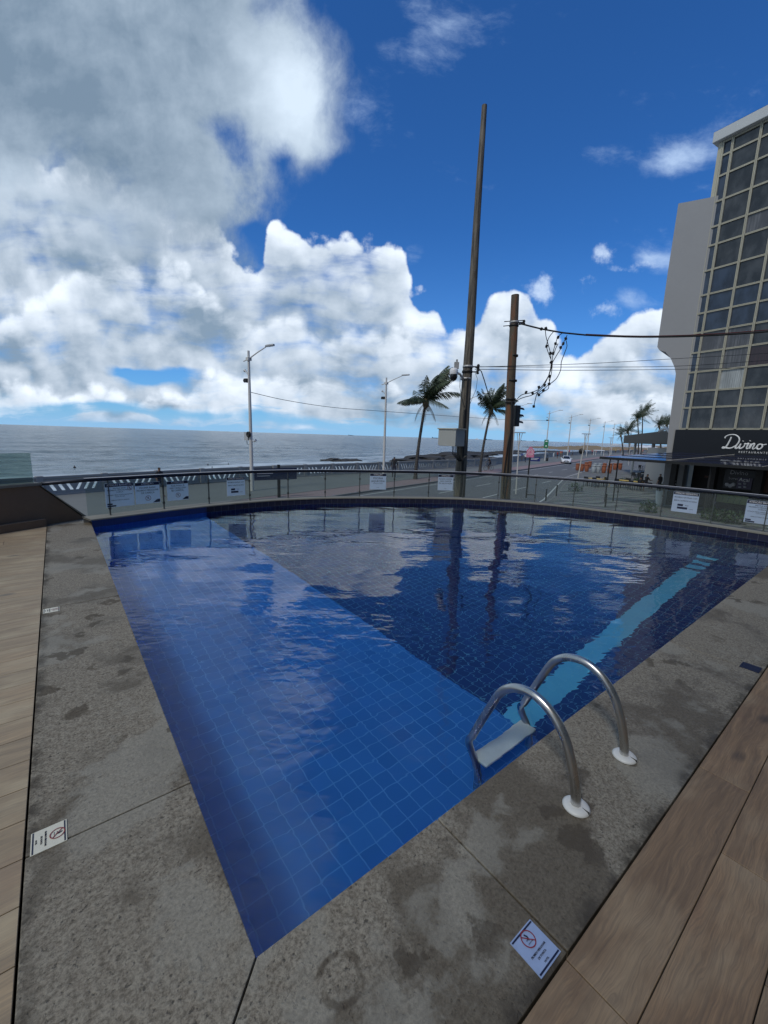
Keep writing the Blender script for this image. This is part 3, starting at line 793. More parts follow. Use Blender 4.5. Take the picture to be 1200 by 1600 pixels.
m.v = sv; m.f = sf; m.mi = [0]*len(sf); m.sm = [True]*(len(sf)-1)+[False]; m.uv = [None]*len(sf)
o = m.build('sea', 'sea_water'); struct(o)
# headland far to the right
m = MB(); rows = []
N1, N2 = 46, 12
for j in range(N2):
    rows.append([])
    for i in range(N1):
        s_ = i/(N1-1); t = j/(N2-1)
        base = aty(846+s_*180, 704-s_*2.0, 430)
        X = base.x; Y = 400+t*130-60*s_
        h_ = (math.sin(math.pi*min(1, t*1.05)))*(math.sin(math.pi*min(1, s_*.62+.02))**.6)*(5.2+3.2*mnoise.noise(Vector((s_*9, t*3, 0)))+2.0*mnoise.noise(Vector((s_*30, t*9, 3))))
        rows[-1].append((X, Y, SZ-.5+max(0, h_)))
for j in range(N2-1):
    for i in range(N1-1): m.add([rows[j][i], rows[j][i+1], rows[j+1][i+1], rows[j+1][i]], [(0, 1, 2, 3)], smooth=True)
struct(m.build('headland', 'headland_soil'))
# sand at the foot of the wall
m = MB()
A = resamp(wallL); B = resamp([(p.x, p.y) for p in offset(V3(wallL), 9)])
for k in range(5, 50):
    m.add([(A[k][0], A[k][1], GZ-2.2), (A[k+1][0], A[k+1][1], GZ-2.2), (B[k+1][0], B[k+1][1], SZ-.2), (B[k][0], B[k][1], SZ-.2)], [(0, 1, 2, 3)])
struct(m.build('beach', 'sand'))
m = MB()
for a_, b_ in zip(wallL, wallL[1:]): m.add([(a_[0], a_[1], GZ-.01), (b_[0], b_[1], GZ-.01), (b_[0], b_[1], SZ-1), (a_[0], a_[1], SZ-1)], [(0, 1, 2, 3)])
struct(m.build('retaining_wall', 'sea_wall_paint'))

# rocks: ledges in the surf
def rock_mesh(seed, sx, sy, sz):
    rnd = random.Random(seed); b = bmesh.new(); bmesh.ops.create_icosphere(b, subdivisions=3, radius=1)
    for v_ in b.verts:
        n = v_.co.normalized()
        d = 1+.45*mnoise.noise(n*1.6+Vector((seed*3.1, 0, 0)))+.28*mnoise.noise(n*4+Vector((0, seed, 0)))+.14*mnoise.noise(n*10)
        v_.co = Vector((n.x*sx*d, n.y*sy*d, max(-.5, n.z)*sz*d))
    me = bpy.data.meshes.new('rock'); b.to_mesh(me); b.free(); me.materials.append(MATS['rock']); return me
rk = [(520, 716, 3, 1.0), (545, 717, 4, 1.0), (640, 718, 6, 1.6), (662, 716, 8, 2.2), (690, 712, 7, 1.7), (702, 707, 4, 1.2), (722, 712, 9, 2.6), (742, 707, 7, 1.5), (760, 714, 6, 1.2), (716, 716, 6, 2.0), (788, 705, 6, .8), (812, 703, 6, .8), (738, 716, 6, 1.5), (860, 703, 6, .7), (676, 714, 5, 1.3), (628, 716, 3, .8)]
lab_r = ['small dark reef rock in the surf just left of the white lamp post with double camera', 'dark flat rock in the surf beside the second lamp post']
for i, (x, y, sx, sz) in enumerate(rk):
    p = onz(x, y+4, SZ)
    o = bpy.data.objects.new('rock', rock_mesh(i+1, sx*p.y/100, sx*.7*p.y/100, sz*.5*p.y/100+.1)); COL.objects.link(o); o.location = (p.x, p.y, SZ)
    o.rotation_euler.z = .9
    tag(o, 'dark wave-washed reef rock in the surf beyond the white sea wall', 'rock', 'reef rocks in the surf')

# ------------------------------------------------------------------ sea wall with slanted openings
WH = 1.12
def wall_panel(L_=3.0):
    mb = MB(); t = .07; z0, z1 = .26, .84
    mb.box((.0, -t, 0), (L_, t, z0)); mb.box((0, -t, z1), (L_, t, WH-.12)); mb.box((0, -t-.05, WH-.12), (L_, t+.05, WH)); mb.box((0, -t-.1, 0), (L_, -t, .1))
    n = 6; half = L_/2; sl = .30; w_ = .20; gap = .20
    br = []
    for side in (-1, 1):
        for k in range(3):
            c_ = half+side*(.28+k*.42)
            b_ = c_-side*sl/2; tt = c_+side*sl/2
            if side < 0: pass
            br.append((b_-w_/2, b_+w_/2, tt-w_/2, tt+w_/2) if True else None)
    br.sort()
    edges = [(0, 0, 0, 0)]+br+[(L_, L_, L_, L_)]
    for e0, e1 in zip(edges, edges[1:]):
        x0, x1, x2, x3 = e0[1], e1[0], e1[2], e0[3]
        mb.add([(x0, -t, z0), (x1, -t, z0), (x2, -t, z1), (x3, -t, z1), (x0, t, z0), (x1, t, z0), (x2, t, z1), (x3, t, z1)], [(0, 1, 2, 3), (7, 6, 5, 4), (1, 5, 6, 2), (4, 0, 3, 7)])
    return mb
sw = empty('sea_wall', (-19.74, 23.22, GZ), 'white concrete sea wall with slanted openings along the promenade', 'wall')
pm = wall_panel().mesh('panel', 'sea_wall_paint'); pier = MB().box((-.17, -.13, 0), (.17, .13, WH+.04)).mesh('pier', 'sea_wall_paint', bevel=.01, seg=1)
P_ = V3(wallL); dcum = [0]
for a_, b_ in zip(P_, P_[1:]): dcum.append(dcum[-1]+(b_-a_).length)
s_ = dcum[1]+4; cnt = 0
while s_ < dcum[8]+30 and cnt < 98:
    k = max(j for j in range(len(P_)-1) if dcum[j] <= s_); d_ = (P_[k+1]-P_[k]).normalized(); p = P_[k]+d_*(s_-dcum[k]); a_ = math.atan2(d_.y, d_.x)
    sc_ = 1
    for me_, nm_, dd in ((pier, 'pier', 0), (pm, 'panel', .17)):
        o = bpy.data.objects.new(nm_, me_); COL.objects.link(o); o.parent = sw
        q = p + d_*dd - Vector((-19.74, 23.22, 0)); o.location = (q.x, q.y, 0); o.rotation_euler.z = a_
    s_ += 3.34; cnt += 1

# ------------------------------------------------------------------ unseen hotel added behind the terrace to shade the deck
hb = empty('unseen_hotel', loc2w(2, -5.4, 0), 'unseen plastered hotel block added behind the pool terrace to shade the deck', 'building', rz=PR)
m = MB(); m.box((-14, -14, -2.4), (16, 0, 19)); m.build('wall', 'unseen_hotel_plaster', hb)
for r_ in range(5):
    for k in range(7):
        MB().box((-12.6+k*4, 0, 1.0+r_*3.4), (-10+k*4, .04, 2.9+r_*3.4)).build('window', 'unseen_hotel_glass', hb)
#@@OBJ
# ------------------------------------------------------------------ glass railing on the curb
GL = offset(aU, .20)          # glass line on the curb
_a = onz(130, 811); _d = (onz(0, 832)-_a); _n = Vector((-_d.y, _d.x, 0)).normalized(); _r = ray(52, 757)
_p = O+_r*((_a-O).dot(_n)/_r.dot(_n)*1.02); GLx = w2loc(_p); GLz = GLx.z; GLx.z = 0; print('rail end', GLx, GLz)
glen = [0]
for a_, b_ in zip(GL, GL[1:]): glen.append(glen[-1]+(b_-a_).length)
def on_gl(s_):
    k = max(j for j in range(len(GL)-1) if glen[j] <= s_+1e-9); d_ = (GL[k+1]-GL[k]).normalized()
    return GL[k]+d_*(s_-glen[k]), d_
def gl_at_px(x, y):
    """arc length where the line of sight through a picture point crosses the glass line"""
    best = None
    d = ray(x, y); o2 = w2loc(O); dd = w2loc(O+d)-o2
    for k in range(len(GL)-1):
        a_ = GL[k]; e = GL[k+1]-GL[k]
        det = dd.x*(-e.y)+e.x*dd.y
        if abs(det) < 1e-9: continue
        rx, ry = a_.x-o2.x, a_.y-o2.y
        t = (rx*(-e.y)+e.x*ry)/det; q = (dd.x*ry-dd.y*rx)/det
        if t > 0 and -.001 <= q <= 1.001: best = glen[k]+q*e.length
    return best
RAILZ = .735; CZ = ZC+.022
rail = empty('glass_railing', tuple(loc2w(4, 6.9, CZ)), 'curved glass balustrade with thin posts and round dark handrail on the far pool edge', 'railing')
rail.location = (PC.x, PC.y, 0); rail.rotation_euler.z = PR
top_pts3 = [(GLx.x, GLx.y, GLz)]+[(p.x, p.y, RAILZ) for p in GL[1:]]
m = MB(); m.tube(top_pts3, .032, 14); m.build('handrail', 'rail_dark', rail)
m = MB(); GLR = GL[1:]
for k in range(len(GLR)-1):
    a_ = GLR[k]; b_ = GLR[k+1]; t = (b_-a_).normalized(); n = Vector((-t.y, t.x, 0))*.026
    m.add([tuple(a_-n+Vector((0, 0, RAILZ+.0305))), tuple(b_-n+Vector((0, 0, RAILZ+.0305))), tuple(b_+n+Vector((0, 0, RAILZ+.0305))), tuple(a_+n+Vector((0, 0, RAILZ+.0305))),
           tuple(a_-n*.6+Vector((0, 0, RAILZ+.036))), tuple(b_-n*.6+Vector((0, 0, RAILZ+.036))), tuple(b_+n*.6+Vector((0, 0, RAILZ+.036))), tuple(a_+n*.6+Vector((0, 0, RAILZ+.036)))], [(0, 1, 5, 4), (4, 5, 6, 7), (7, 6, 2, 3)])
m.build('rail_highlight_strip', 'rail_highlight', rail)  # thin pale strip laid on the handrail as its painted highlight
posts_px = [(170, 775), (255, 770), (326, 767), (390, 763), (450, 760), (508, 758), (562, 757), (616, 757), (670, 758), (724, 760), (779, 763), (837, 766), (897, 772), (964, 780), (1034, 790), (1113, 800), (1196, 812)]
ps = [gl_at_px(*q) for q in posts_px]
print('posts', [None if q is None else round(q, 2) for q in ps])
ps = [q for q in ps if q is not None]
ps = [max(.25, ps[0]-.85)]*(ps[0] > .9)+ps
while ps[-1]+.78 < glen[-1]-.05: ps.append(ps[-1]+.78)
post_me = MB()
post_me.box((-.008, -.016, 0), (.008, .016, RAILZ-CZ-.028)); post_me.lathe([(.028, 0), (.028, .006), (.012, .008)], 10); post_me.box((-.02, -.010, .10), (.02, .010, .135)); post_me.box((-.02, -.010, .42), (.02, .010, .455))
post_me = post_me.mesh('post', 'post_steel')
for q in ps:
    p, d_ = on_gl(q); o = bpy.data.objects.new('post', post_me); COL.objects.link(o); o.parent = rail; o.location = (p.x, p.y, CZ); o.rotation_euler.z = math.atan2(d_.y, d_.x)
seg = [0.02]+ps+[glen[-1]]
for a_, b_ in zip(seg, seg[1:]):
    if b_-a_ < .1: continue
    pts = [on_gl(a_+.012+(b_-a_-.024)*t/6)[0] for t in range(7)]
    mb = MB(); th = .004
    for p, q in zip(pts, pts[1:]):
        t = (q-p).normalized(); n = Vector((-t.y, t.x, 0))*th
        mb.add([(p.x, p.y, CZ+.03), (q.x, q.y, CZ+.03), (q.x, q.y, RAILZ-.045), (p.x, p.y, RAILZ-.045)], [(0, 1, 2, 3)])
    mb.build('glass_pane', 'rail_glass', rail)

# ------------------------------------------------------------------ signs hung on the glass
def ring(mb, c, r0, r1, M_, mi, n=28):
    v = [M_ @ Vector((c[0]+rr*math.cos(2*math.pi*k/n), c[1]+rr*math.sin(2*math.pi*k/n), 0)) for k in range(n) for rr in (r0, r1)]
    mb.add(v, [(2*k, 2*k+1, (2*k+3) % (2*n), (2*k+2) % (2*n)) for k in range(n)], mi)
def bar(mb, a_, b_, w_, M_, mi):
    a_ = Vector((*a_, 0)); b_ = Vector((*b_, 0)); n = Vector((-(b_-a_).y, (b_-a_).x, 0)).normalized()*w_/2
    mb.add([M_ @ (a_-n), M_ @ (b_-n), M_ @ (b_+n), M_ @ (a_+n)], [(0, 1, 2, 3)], mi)
def no_dive(parent, c, r_, M_):
    mb = MB(); T = M_ @ Matrix.Translation((0, 0, .0012))
    bar(mb, (c[0]-.10*r_, c[1]+.62*r_), (c[0]+.12*r_, c[1]+.18*r_), r_*.20, T, 0); bar(mb, (c[0]+.12*r_, c[1]+.18*r_), (c[0]-.05*r_, c[1]-.15*r_), r_*.17, T, 0)
    bar(mb, (c[0]+.1*r_, c[1]+.1*r_), (c[0]-.4*r_, c[1]-.05*r_), r_*.1, T, 0)
    for k in range(5): bar(mb, (c[0]-.5*r_+k*.2*r_, c[1]-.45*r_+(k % 2)*.1*r_), (c[0]-.3*r_+k*.2*r_, c[1]-.45*r_+((k+1) % 2)*.1*r_), r_*.06, T, 0)
    mb.build('diver_symbol', 'sign_ink', parent)
    mb = MB(); T = M_ @ Matrix.Translation((0, 0, .0018)); ring(mb, c, r_*.86, r_, T, 0); bar(mb, (c[0]-.62*r_, c[1]+.62*r_), (c[0]+.62*r_, c[1]-.62*r_), r_*.13, T, 0)
    mb.build('prohibition_ring', 'sign_red', parent)
def hung_sign(px, py, wd, ht, head, lines, label, sym=None, logo=None, side=1):
    """px,py: the middle of the sign in the picture; lines: (text, size, y)"""
    wd *= 1.08; ht *= 1.08
    q = gl_at_px(px, py); p, d_ = on_gl(q); n = Vector((d_.y, -d_.x, 0))     # towards the pool
    ang = math.atan2(d_.y, d_.x)
    pw = loc2w(p.x+n.x*.012, p.y+n.y*.012, 0)
    d = ray(px, py); t = math.hypot(pw.x, pw.y)/math.hypot(d.x, d.y); zc = HC+d.z*t
    root = empty('hanging_sign', (pw.x, pw.y, zc-ht/2), label, 'sign', 'warning signs hung on the glass railing', rz=PR+ang)
    T = Matrix.Translation((0, 0, ht/2)) @ Matrix.Rotation(R(90), 4, 'X')
    mb = MB(); mb.box((-wd/2, -.0015, 0), (wd/2, .0015, ht)); mb.build('panel', 'sign_white', root)
    F = Matrix.Translation((0, -.0018, 0)) @ T
    hh = ht*.15
    mb = MB(); mb.box((-wd/2+.004, -.0024, ht-hh), (wd/2-.004, -.0016, ht-.004)); mb.build('header', 'sign_navy', root)
    mb = MB(); text_mb(mb, head, hh*.78, F @ Matrix.Translation((0, ht/2-hh/2-.002, .0012)), width=wd*.86); mb.build('lettering', 'letter_white', root)
    for tx, sz, y in lines:
        if tx:
            mb = MB(); text_mb(mb, tx, sz*ht, F @ Matrix.Translation((0, ht*y, .0004)), width=wd*.88); mb.build('lettering', 'sign_ink', root)
    if sym: no_dive(root, (sym[0]*wd, sym[1]*ht), sym[2]*ht, F)
    if logo == 'corner':
        mb = MB(); mb.add([F @ Vector(v) for v in [(wd/2-.1*wd-.22*wd, -ht/2+.01, .0006), (wd/2-.006, -ht/2+.01, .0006), (wd/2-.006, -ht/2+.17*ht, .0006), (wd/2-.13*wd, -ht/2+.17*ht, .0006)]], [(0, 1, 2, 3)])
        mb.build('corner_mark', 'sign_navy', root)
    if logo == 'blocks':
        mb = MB()
        for x0, x1, y0, y1 in ((-.28, -.06, -.20, -.10), (-.28, .12, -.34, -.24)):
            mb.add([F @ Vector(v) for v in [(x0*wd, y0*ht, .0006), (x1*wd, y0*ht, .0006), (x1*wd, y1*ht, .0006), (x0*wd, y1*ht, .0006)]], [(0, 1, 2, 3)])
        text_mb(mb, 'Fone', .07*ht, F @ Matrix.Translation((.09*wd, -.15*ht, .0006))); text_mb(mb, 'com.br', .06*ht, F @ Matrix.Translation((.27*wd, -.31*ht, .0006)))
        mb.build('logo_block', 'sign_navy', root)
    if logo == 'left':
        mb = MB()
        for x0, x1, y0, y1 in ((-.46, -.28, -.40, -.34), (-.46, -.16, -.48, -.42)):
            mb.add([F @ Vector(v) for v in [(x0*wd, y0*ht, .0006), (x1*wd, y0*ht, .0006), (x1*wd, y1*ht, .0006), (x0*wd, y1*ht, .0006)]], [(0, 1, 2, 3)])
        mb.build('logo_block', 'sign_navy', root)
    return root
rules = [('PISCINA RASA!', .075, .28), ('PROIBIDO MERGULHAR DE', .075, .20), ('CABEÇA', .07, .12), ('CRIANÇAS TERÃO ACESSO NAS PISCINAS', .06, .0), ('COM OS PAIS', .06, -.07), ('', .06, -.1), ('OBRIGATÓRIO O BANHO', .06, -.22)]
hung_sign(187, 773, .42, .385, 'ATENÇÃO BANHISTAS', rules, 'bluish rules sign headed ATENÇÃO BANHISTAS, leftmost of the signs on the glass', (.36, .26, .10), 'left')
hung_sign(230.5, 770, .40, .365, 'ATENÇÃO', [('PISCINA RASA!', .11, .24), ('PROIBIDO MERGULHAR', .11, .12), ('DE CABEÇA', .11, .0)], 'white sign headed ATENÇÃO reading PISCINA RASA above a red no-diving ring', (0, -.25, .125), 'corner')
hung_sign(277.5, 766.5, .38, .35, 'ATTENTION', [('THIS POOL IS', .115, .25), ('VERY SHALLOW', .115, .13), ('BE CAREFUL.', .115, .01)], 'white English sign headed ATTENTION, THIS POOL IS VERY SHALLOW', (0, -.23, .12), 'corner')
hung_sign(368.5, 760, .37, .37, 'ATENÇÃO BANHISTAS', [('PROIBIDO ENTRAR COM', .085, .22), ('BEBIDAS E ALIMENTOS NA PISCINA', .085, .06)], 'small sign with dark logo blocks beside the white lamp post', None, 'blocks')
hung_sign(590.5, 752.5, .38, .37, 'ATENÇÃO', [('PISCINA', .17, .20), ('AQUECIDA', .17, .02), ('TEMPERATURA AGRADÁVEL', .05, -.12), ('HOTEL', .05, -.38)], 'white sign reading PISCINA AQUECIDA below the second lamp post')
hung_sign(696, 754, .36, .37, 'ATENÇÃO', [('NOSSO HOTEL', .125, .22), ('NÃO DISPÕE', .125, .08), ('DE SALVA VIDAS', .125, -.06), ('HOTEL', .05, -.38)], 'white sign of three bold lines just left of the tall wooden pole')
hung_sign(1070.5, 785, .40, .385, 'ATENÇÃO BANHISTAS', [('PROIBIDO ENTRAR COM', .085, .22), ('BEBIDAS E ALIMENTOS NA PISCINA', .085, .06)], 'tilted looking white sign with dark logo blocks in front of the restaurant entrance', None, 'blocks')
hung_sign(1190, 801, .42, .385, 'ATENÇÃO BANHISTAS', rules, 'white rules sign cut by the right edge of the photo', (.36, .26, .10), 'left')

# ------------------------------------------------------------------ low brown wall with taller glass on the left
a_ = onz(130, 811); b_ = onz(0, 832); d_ = (b_-a_).normalized(); rz = math.atan2(d_.y, d_.x)
ww = empty('terrace_wall', tuple(a_), 'dark brown terrace wall with sloping end and pale cap at the left', 'wall', rz=rz)
L0 = (onz(55, 820)-a_).length; L1 = 4.2; H0 = .655
def side_prof(x0, slope_top, z0=-.05):
    return [(0, z0), (.02, .02), (.30, .50)]
t = .16
def flat(mb, pts, y0, y1):
    n = len(pts); mb.add([(x, y0, z) for x, z in pts]+[(x, y1, z) for x, z in pts], [list(range(n))[::-1], list(range(n, 2*n))]+[(i, (i+1) % n, n+(i+1) % n, n+i) for i in range(n)])
LS = .62
mb = MB(); flat(mb, [(0, -.1), (L1, -.1), (L1, H0), (LS, H0), (0, .03)], -t, -.0); mb.build('wall_body', 'brown_wall', ww, bevel=.006)
mb = MB(); flat(mb, [(-.03, .03), (LS-.02, H0+.0), (LS, H0+.022), (-.05, .05)], -t-.012, .012); flat(mb, [(LS-.04, H0+.002), (L1, H0+.002), (L1, H0+.04), (LS-.04, H0+.04)], -t-.02, .02); mb.build('cap', 'curb_stone', ww)
mb = MB(); mb.box((.62, .001, -.02), (L1, .10, .12)); mb.build('plinth', 'brown_wall', ww, bevel=.006)
mb = MB(); mb.box((LS+.02, -.085, H0+.04), (L1, -.075, 1.17)); mb.build('glass_pane', 'rail_glass', ww)

# ------------------------------------------------------------------ pool ladder
def arcs(ctrl, n=10):
    return smooth_line([tuple(p) for p in ctrl], .02)
lad = empty('pool_ladder', tuple(loc2w(1.58, -.33, 0)), 'stainless steel pool ladder with two arched handrails in white flanges', 'pool ladder', rz=PR)
lo = Vector((1.58, -.33, 0))
for u_ in (1.33, 1.83):
    pts = [(0, -.33, -.03), (0, -.318, .08), (0, -.285, .20), (0, -.24, .30), (0, -.17, .375), (0, -.085, .412), (0, .0, .405), (0, .065, .37), (0, .115, .31), (0, .165, .20), (0, .225, .06), (0, .268, -.05), (0, .282, -.10), (0, .27, -.16), (0, .225, -.27), (0, .205, -.36), (0, .20, -.5), (0, .20, -.95 if u_ > 1.5 else -.95)]
    P3 = arcs([Vector(q) for q in pts])
    mb = MB(); mb.tube([(u_-lo.x, q.y-lo.y, q.z) for q in P3], .0215, 16); hr = mb.build('handrail', 'brushed_steel', lad)
    mb = MB(); mb.lathe([(.0225, .001), (.056, .001), (.058, .006), (.050, .014), (.028, .019), (.0225, .017)], 32, (u_-lo.x, 0, 0)); mb.build('flange', 'plastic_white', lad)
    mb = MB(); mb.box((u_-lo.x-.0008, -.058, .006), (u_-lo.x+.0008, -.026, .0195)); mb.build('flange_split', 'gasket', lad)
for z_ in (-.28, -.42+0, ):
    pass
for z_ in (-.24,):
    mb = MB(); mb.box((1.335-lo.x, .155-lo.y, z_-.02), (1.825-lo.x, .265-lo.y, z_)); mb.build('tread', 'tread_white', lad, bevel=.008)

# ------------------------------------------------------------------ no-diving plates laid in the coping
def plate(u, v_, rz_, label, su=.112, sv=.112, mt='plate_sky_tint', mirror=False):
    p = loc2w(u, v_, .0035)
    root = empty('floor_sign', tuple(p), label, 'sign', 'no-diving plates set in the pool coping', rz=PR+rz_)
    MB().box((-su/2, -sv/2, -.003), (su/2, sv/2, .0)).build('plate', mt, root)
    mb = MB(); mb.box((-su/2+.004, -sv/2+.003, .0002), (-su/2+.009, sv/2-.003, .0008)); mb.box((su/2-.009, -sv/2+.003, .0002), (su/2-.004, sv/2-.003, .0008)); mb.build('border', 'sign_navy', root)
    T = Matrix.Translation((0, 0, .0006)) @ Matrix.Rotation(R(-90), 4, 'Z')
    if mt != 'sign_navy':
        no_dive(root, (0, .026), .025, T)
        mb = MB(); text_mb(mb, 'PROIBIDO MERGULHAR', .0085, T @ Matrix.Translation((0, -.011, .0004)), width=.074); text_mb(mb, 'DE PONTA', .0085, T @ Matrix.Translation((0, -.024, .0004))); text_mb(mb, 'HOTEL', .007, T @ Matrix.Translation((0, -.040, .0004)))
        mb.build('lettering', 'sign_ink', root)
    return root
def plate_px(corners, label, **kw):
    P_ = [w2loc(onz(*q)) for q in corners]; c_ = sum(P_, Vector())/4
    a_ = P_[1]-P_[0]; b_ = P_[2]-P_[1]
    print('plate', [round(v_, 3) for v_ in c_], round(a_.length, 3), round(b_.length, 3), round(math.degrees(math.atan2(b_.y, b_.x)), 1))
    return c_, a_, b_
c_, a_, b_ = plate_px([(805-8, 1472), (827, 1436), (875, 1488), (843, 1528)], '')
plate(.716, -.512, R(90), 'sky-tinted no-diving plate with black borders in the near coping beside the brown boards')
c_, a_, b_ = plate_px([(48, 1340), (50, 1304), (105, 1281), (105, 1314)], '')
plate(-.51, .856, R(0), 'worn cream no-diving plate at the slab joint of the left coping', mt='sign_cream')
plate_px([(68, 951), (91, 948), (92, 956), (69, 961)], '')
plate(-.513, 3.465, R(0), 'small pale no-diving plate far up the left coping', mt='sign_cream')
plate_px([(1157, 1042), (1161, 1034), (1190, 1044), (1185, 1053)], '')
plate(3.55, -.512, R(90), 'dark floor plate in the right coping at a slab joint', mt='sign_navy')
#@@OBJ2
# ------------------------------------------------------------------ street lamps along the promenade
lampP = V3(lampL)
def on_line_px(x, y, P_):
    d = ray(x, y); s_ = d.x/d.y
    for k in range(1, len(P_)-1):
        a_ = P_[k]; e = P_[k+1]-a_
        den = e.x-s_*e.y
        if abs(den) < 1e-9: continue
        t = (s_*a_.y-a_.x)/den
        if 0 <= t <= 1: return a_+e*t
    return None
def make_lamp(pos, h, label, extras=True, detail=True):
    root = empty('street_lamp', pos, label, 'street lamp', 'white street lamps along the promenade')
    s_ = h/9.7
    mb = MB(); mb.tube([(0, 0, 0), (0, 0, h*.35), (0, 0, h*.7), (0, 0, h)], [.13, .115, .095, .075], 12); mb.build('pole', 'lamp_post_paint', root)
    mb = MB(); mb.tube([(-.55, .0, h-.62), (.05, 0, h-.5), (.9, 0, h-.2), (1.9, 0, h+.10)], [.035, .04, .035, .03], 8); mb.box((-.14, -.13, h-.62), (.14, .13, h-.42)); mb.build('arm', 'lamp_post_paint', root)
    mb = MB(); mb.loft([[(x, y*w_, h+.1+z) for y, z in ((-1, 0), (-.7, .07), (.7, .07), (1, 0), (.8, -.04), (-.8, -.04))] for x, w_ in ((1.75, .05), (1.95, .12), (2.35, .13), (2.55, .08))]); mb.build('lamp_head', 'galv', root)
    if extras:
        mb = MB(); mb.box((-.42, -.14, h-1.98), (-.12, .14, h-1.74)); mb.tube([(-.5, 0, h-1.86), (-.4, 0, h-1.86)], [.13, .09], 10); mb.build('camera_housing', 'iron_dark', root)
        mb = MB(); mb.tube([(-.05, 0, h-1.55), (-.30, 0, h-1.30), (-.46, 0, h-1.22)], [.03, .04, .10], 8); mb.build('loudspeaker_horn', 'galv', root)
    return root
lamps = [(389, 548), (603, 590), (732, 617), (804.5, 632), (856, 642), (890, 648.5), (919.5, 654), (942, 658), (957, 661), (973.5, 666.5), (984, 671)]
names = ['tall white street lamp standing left, with a grey box and horn at mid height', 'second white street lamp, beside the man in black on the promenade', 'street lamp mostly hidden behind the tall wooden pole, only its arm showing',
         'white street lamp just right of the short wooden pole and traffic light', 'white street lamp carrying the green sign', 'white street lamp rising behind the white car', 'white street lamp just right of the round black sign',
         'white street lamp beyond the orange and grey pots, left of the white ferry', 'distant white street lamp right of the ferry, by the bushy palm', 'far white street lamp in front of the bushy palm crown', 'farthest white street lamp next to the olive canopy']
lamp_pos = []
for (x, y), nm_ in zip(lamps, names):
    p = on_line_px(x, y+30, lampP); top = aty(x, y, p.y); h = top.z-GZ-.0
    lamp_pos.append((p, h))
    L_ = make_lamp((p.x, p.y, GZ), h, nm_); L_.rotation_euler.z = R(-36)
    if x == 389:
        zb = aty(389, 682, p.y).z-GZ
        mb = MB(); mb.box((-.52, -.16, zb-.26), (-.12, .16, zb+.30)); mb.build('equipment_box', 'galv', L_, bevel=.01)
        mb = MB(); mb.lathe([(.19, 0), (.19, .10), (.15, .14), (.15, .10), (.02, .10)], 20); mb.xf(Matrix.Translation((0, -.12, zb+.14)) @ Matrix.Rotation(R(90), 4, 'X')); mb.build('loudspeaker', 'iron_dark', L_)
        mb = MB(); mb.tube([(.1, 0, zb-.26), (.45, -.05, zb-.34), (.62, -.05, zb-.22)], [.03, .03, .09], 8); mb.build('loudspeaker_horn', 'galv', L_)
        mb = MB(); mb.tube([(-.3, -.1, zb-.26), (-.28, -.1, zb-.5), (-.1, -.1, zb-.55)], .02, 6); mb.build('cable', 'cable_black', L_)
    if x == 856:
        z1_ = aty(852, 687, p.y).z-GZ; z0_ = aty(852, 700, p.y).z-GZ
        mb = MB(); mb.box((-.42, -.20, z0_), (.42, -.15, z1_)); g_ = mb.build('sign_board', 'sign_green', L_)
        mb = MB(); mb.box((-.2, -.206, z1_-.4), (.2, -.201, z1_-.2)); mb.box((-.1, -.206, z0_+.3), (.14, -.201, z0_+.55)); mb.build('sign_mark', 'letter_white', g_)
# slim lanterns with flat heads on the near side
def lantern(px, top_y, bx, by, label, z0=None):
    p = onz(bx, by, GZ); top = aty(px, top_y, p.y); h = top.z-GZ
    lean = top.x-p.x
    root = empty('park_lantern', (p.x, p.y, GZ), label, 'street lamp', 'slim lanterns with flat heads')
    mb = MB(); mb.tube([(0, 0, 0), (lean, 0, h-.05)], [.055, .04], 10); mb.build('pole', 'lamp_post_paint', root)
    mb = MB(); mb.loft([[(lean+x*a_, y*a_, h+z) for x, y in ((-.42, -.16), (.42, -.16), (.42, .16), (-.42, .16))] for z, a_ in ((-.03, .9), (0, 1), (.04, .85))], smooth=False); mb.build('lamp_head', 'galv', root)
    mb = MB(); mb.tube([(lean, 0, h-1.2), (lean-.18, 0, h-.04)], .02, 6); mb.tube([(lean, 0, h-1.2), (lean+.2, 0, h-.04)], .02, 6); mb.build('bracket', 'galv', root)
    return root
lantern(812, 676, 806, 772, 'slim lantern with a flat head left of the pink round-topped sign')
lantern(916, 678, 902, 752, 'slim lantern with a flat head behind the round black sign, by the orange pots')
lantern(955, 684, 951, 727, 'slim lantern with dark head rising behind the blue awning corner')
lantern(985, 690, 982, 727, 'slim lantern above the awning, right of the pots')

# ------------------------------------------------------------------ wooden poles
def pole(name, top, bot, Y, r0, r1, mt, label):
    T_ = aty(*top, Y); B_ = aty(*bot, Y); d_ = (T_-B_)/(T_.z-B_.z); base = T_+d_*(GZ-T_.z)
    root = empty(name, tuple(base), label, 'utility pole')
    pts = []; n = 14
    for i in range(n+1):
        t = i/n; z = (T_.z-GZ)*t
        w_ = Vector((mnoise.noise(Vector((t*3, Y, 0)))*.05, mnoise.noise(Vector((t*3, Y, 9)))*.05, 0))
        pts.append(d_*z+w_*math.sin(math.pi*t))
    mb = MB(); mb.tube(pts, [r0+(r1-r0)*i/n for i in range(n+1)], 18); mb.build('pole', mt, root)
    return root, base, d_
p1, b1_, d1_ = pole('utility_pole', (757, 165), (718, 760), 13.5, .215, .075, 'pole_wood', 'very tall weathered wooden pole carrying a camera and a grey box')
p2, b2_, d2_ = pole('utility_pole', (805, 461), (790, 768), 14.5, .185, .125, 'pole_rusty', 'shorter rust-stained wooden pole with tangled cables and a traffic light')
def at_pole(base, d_, x, y, Y): return aty(x, y, Y)-base
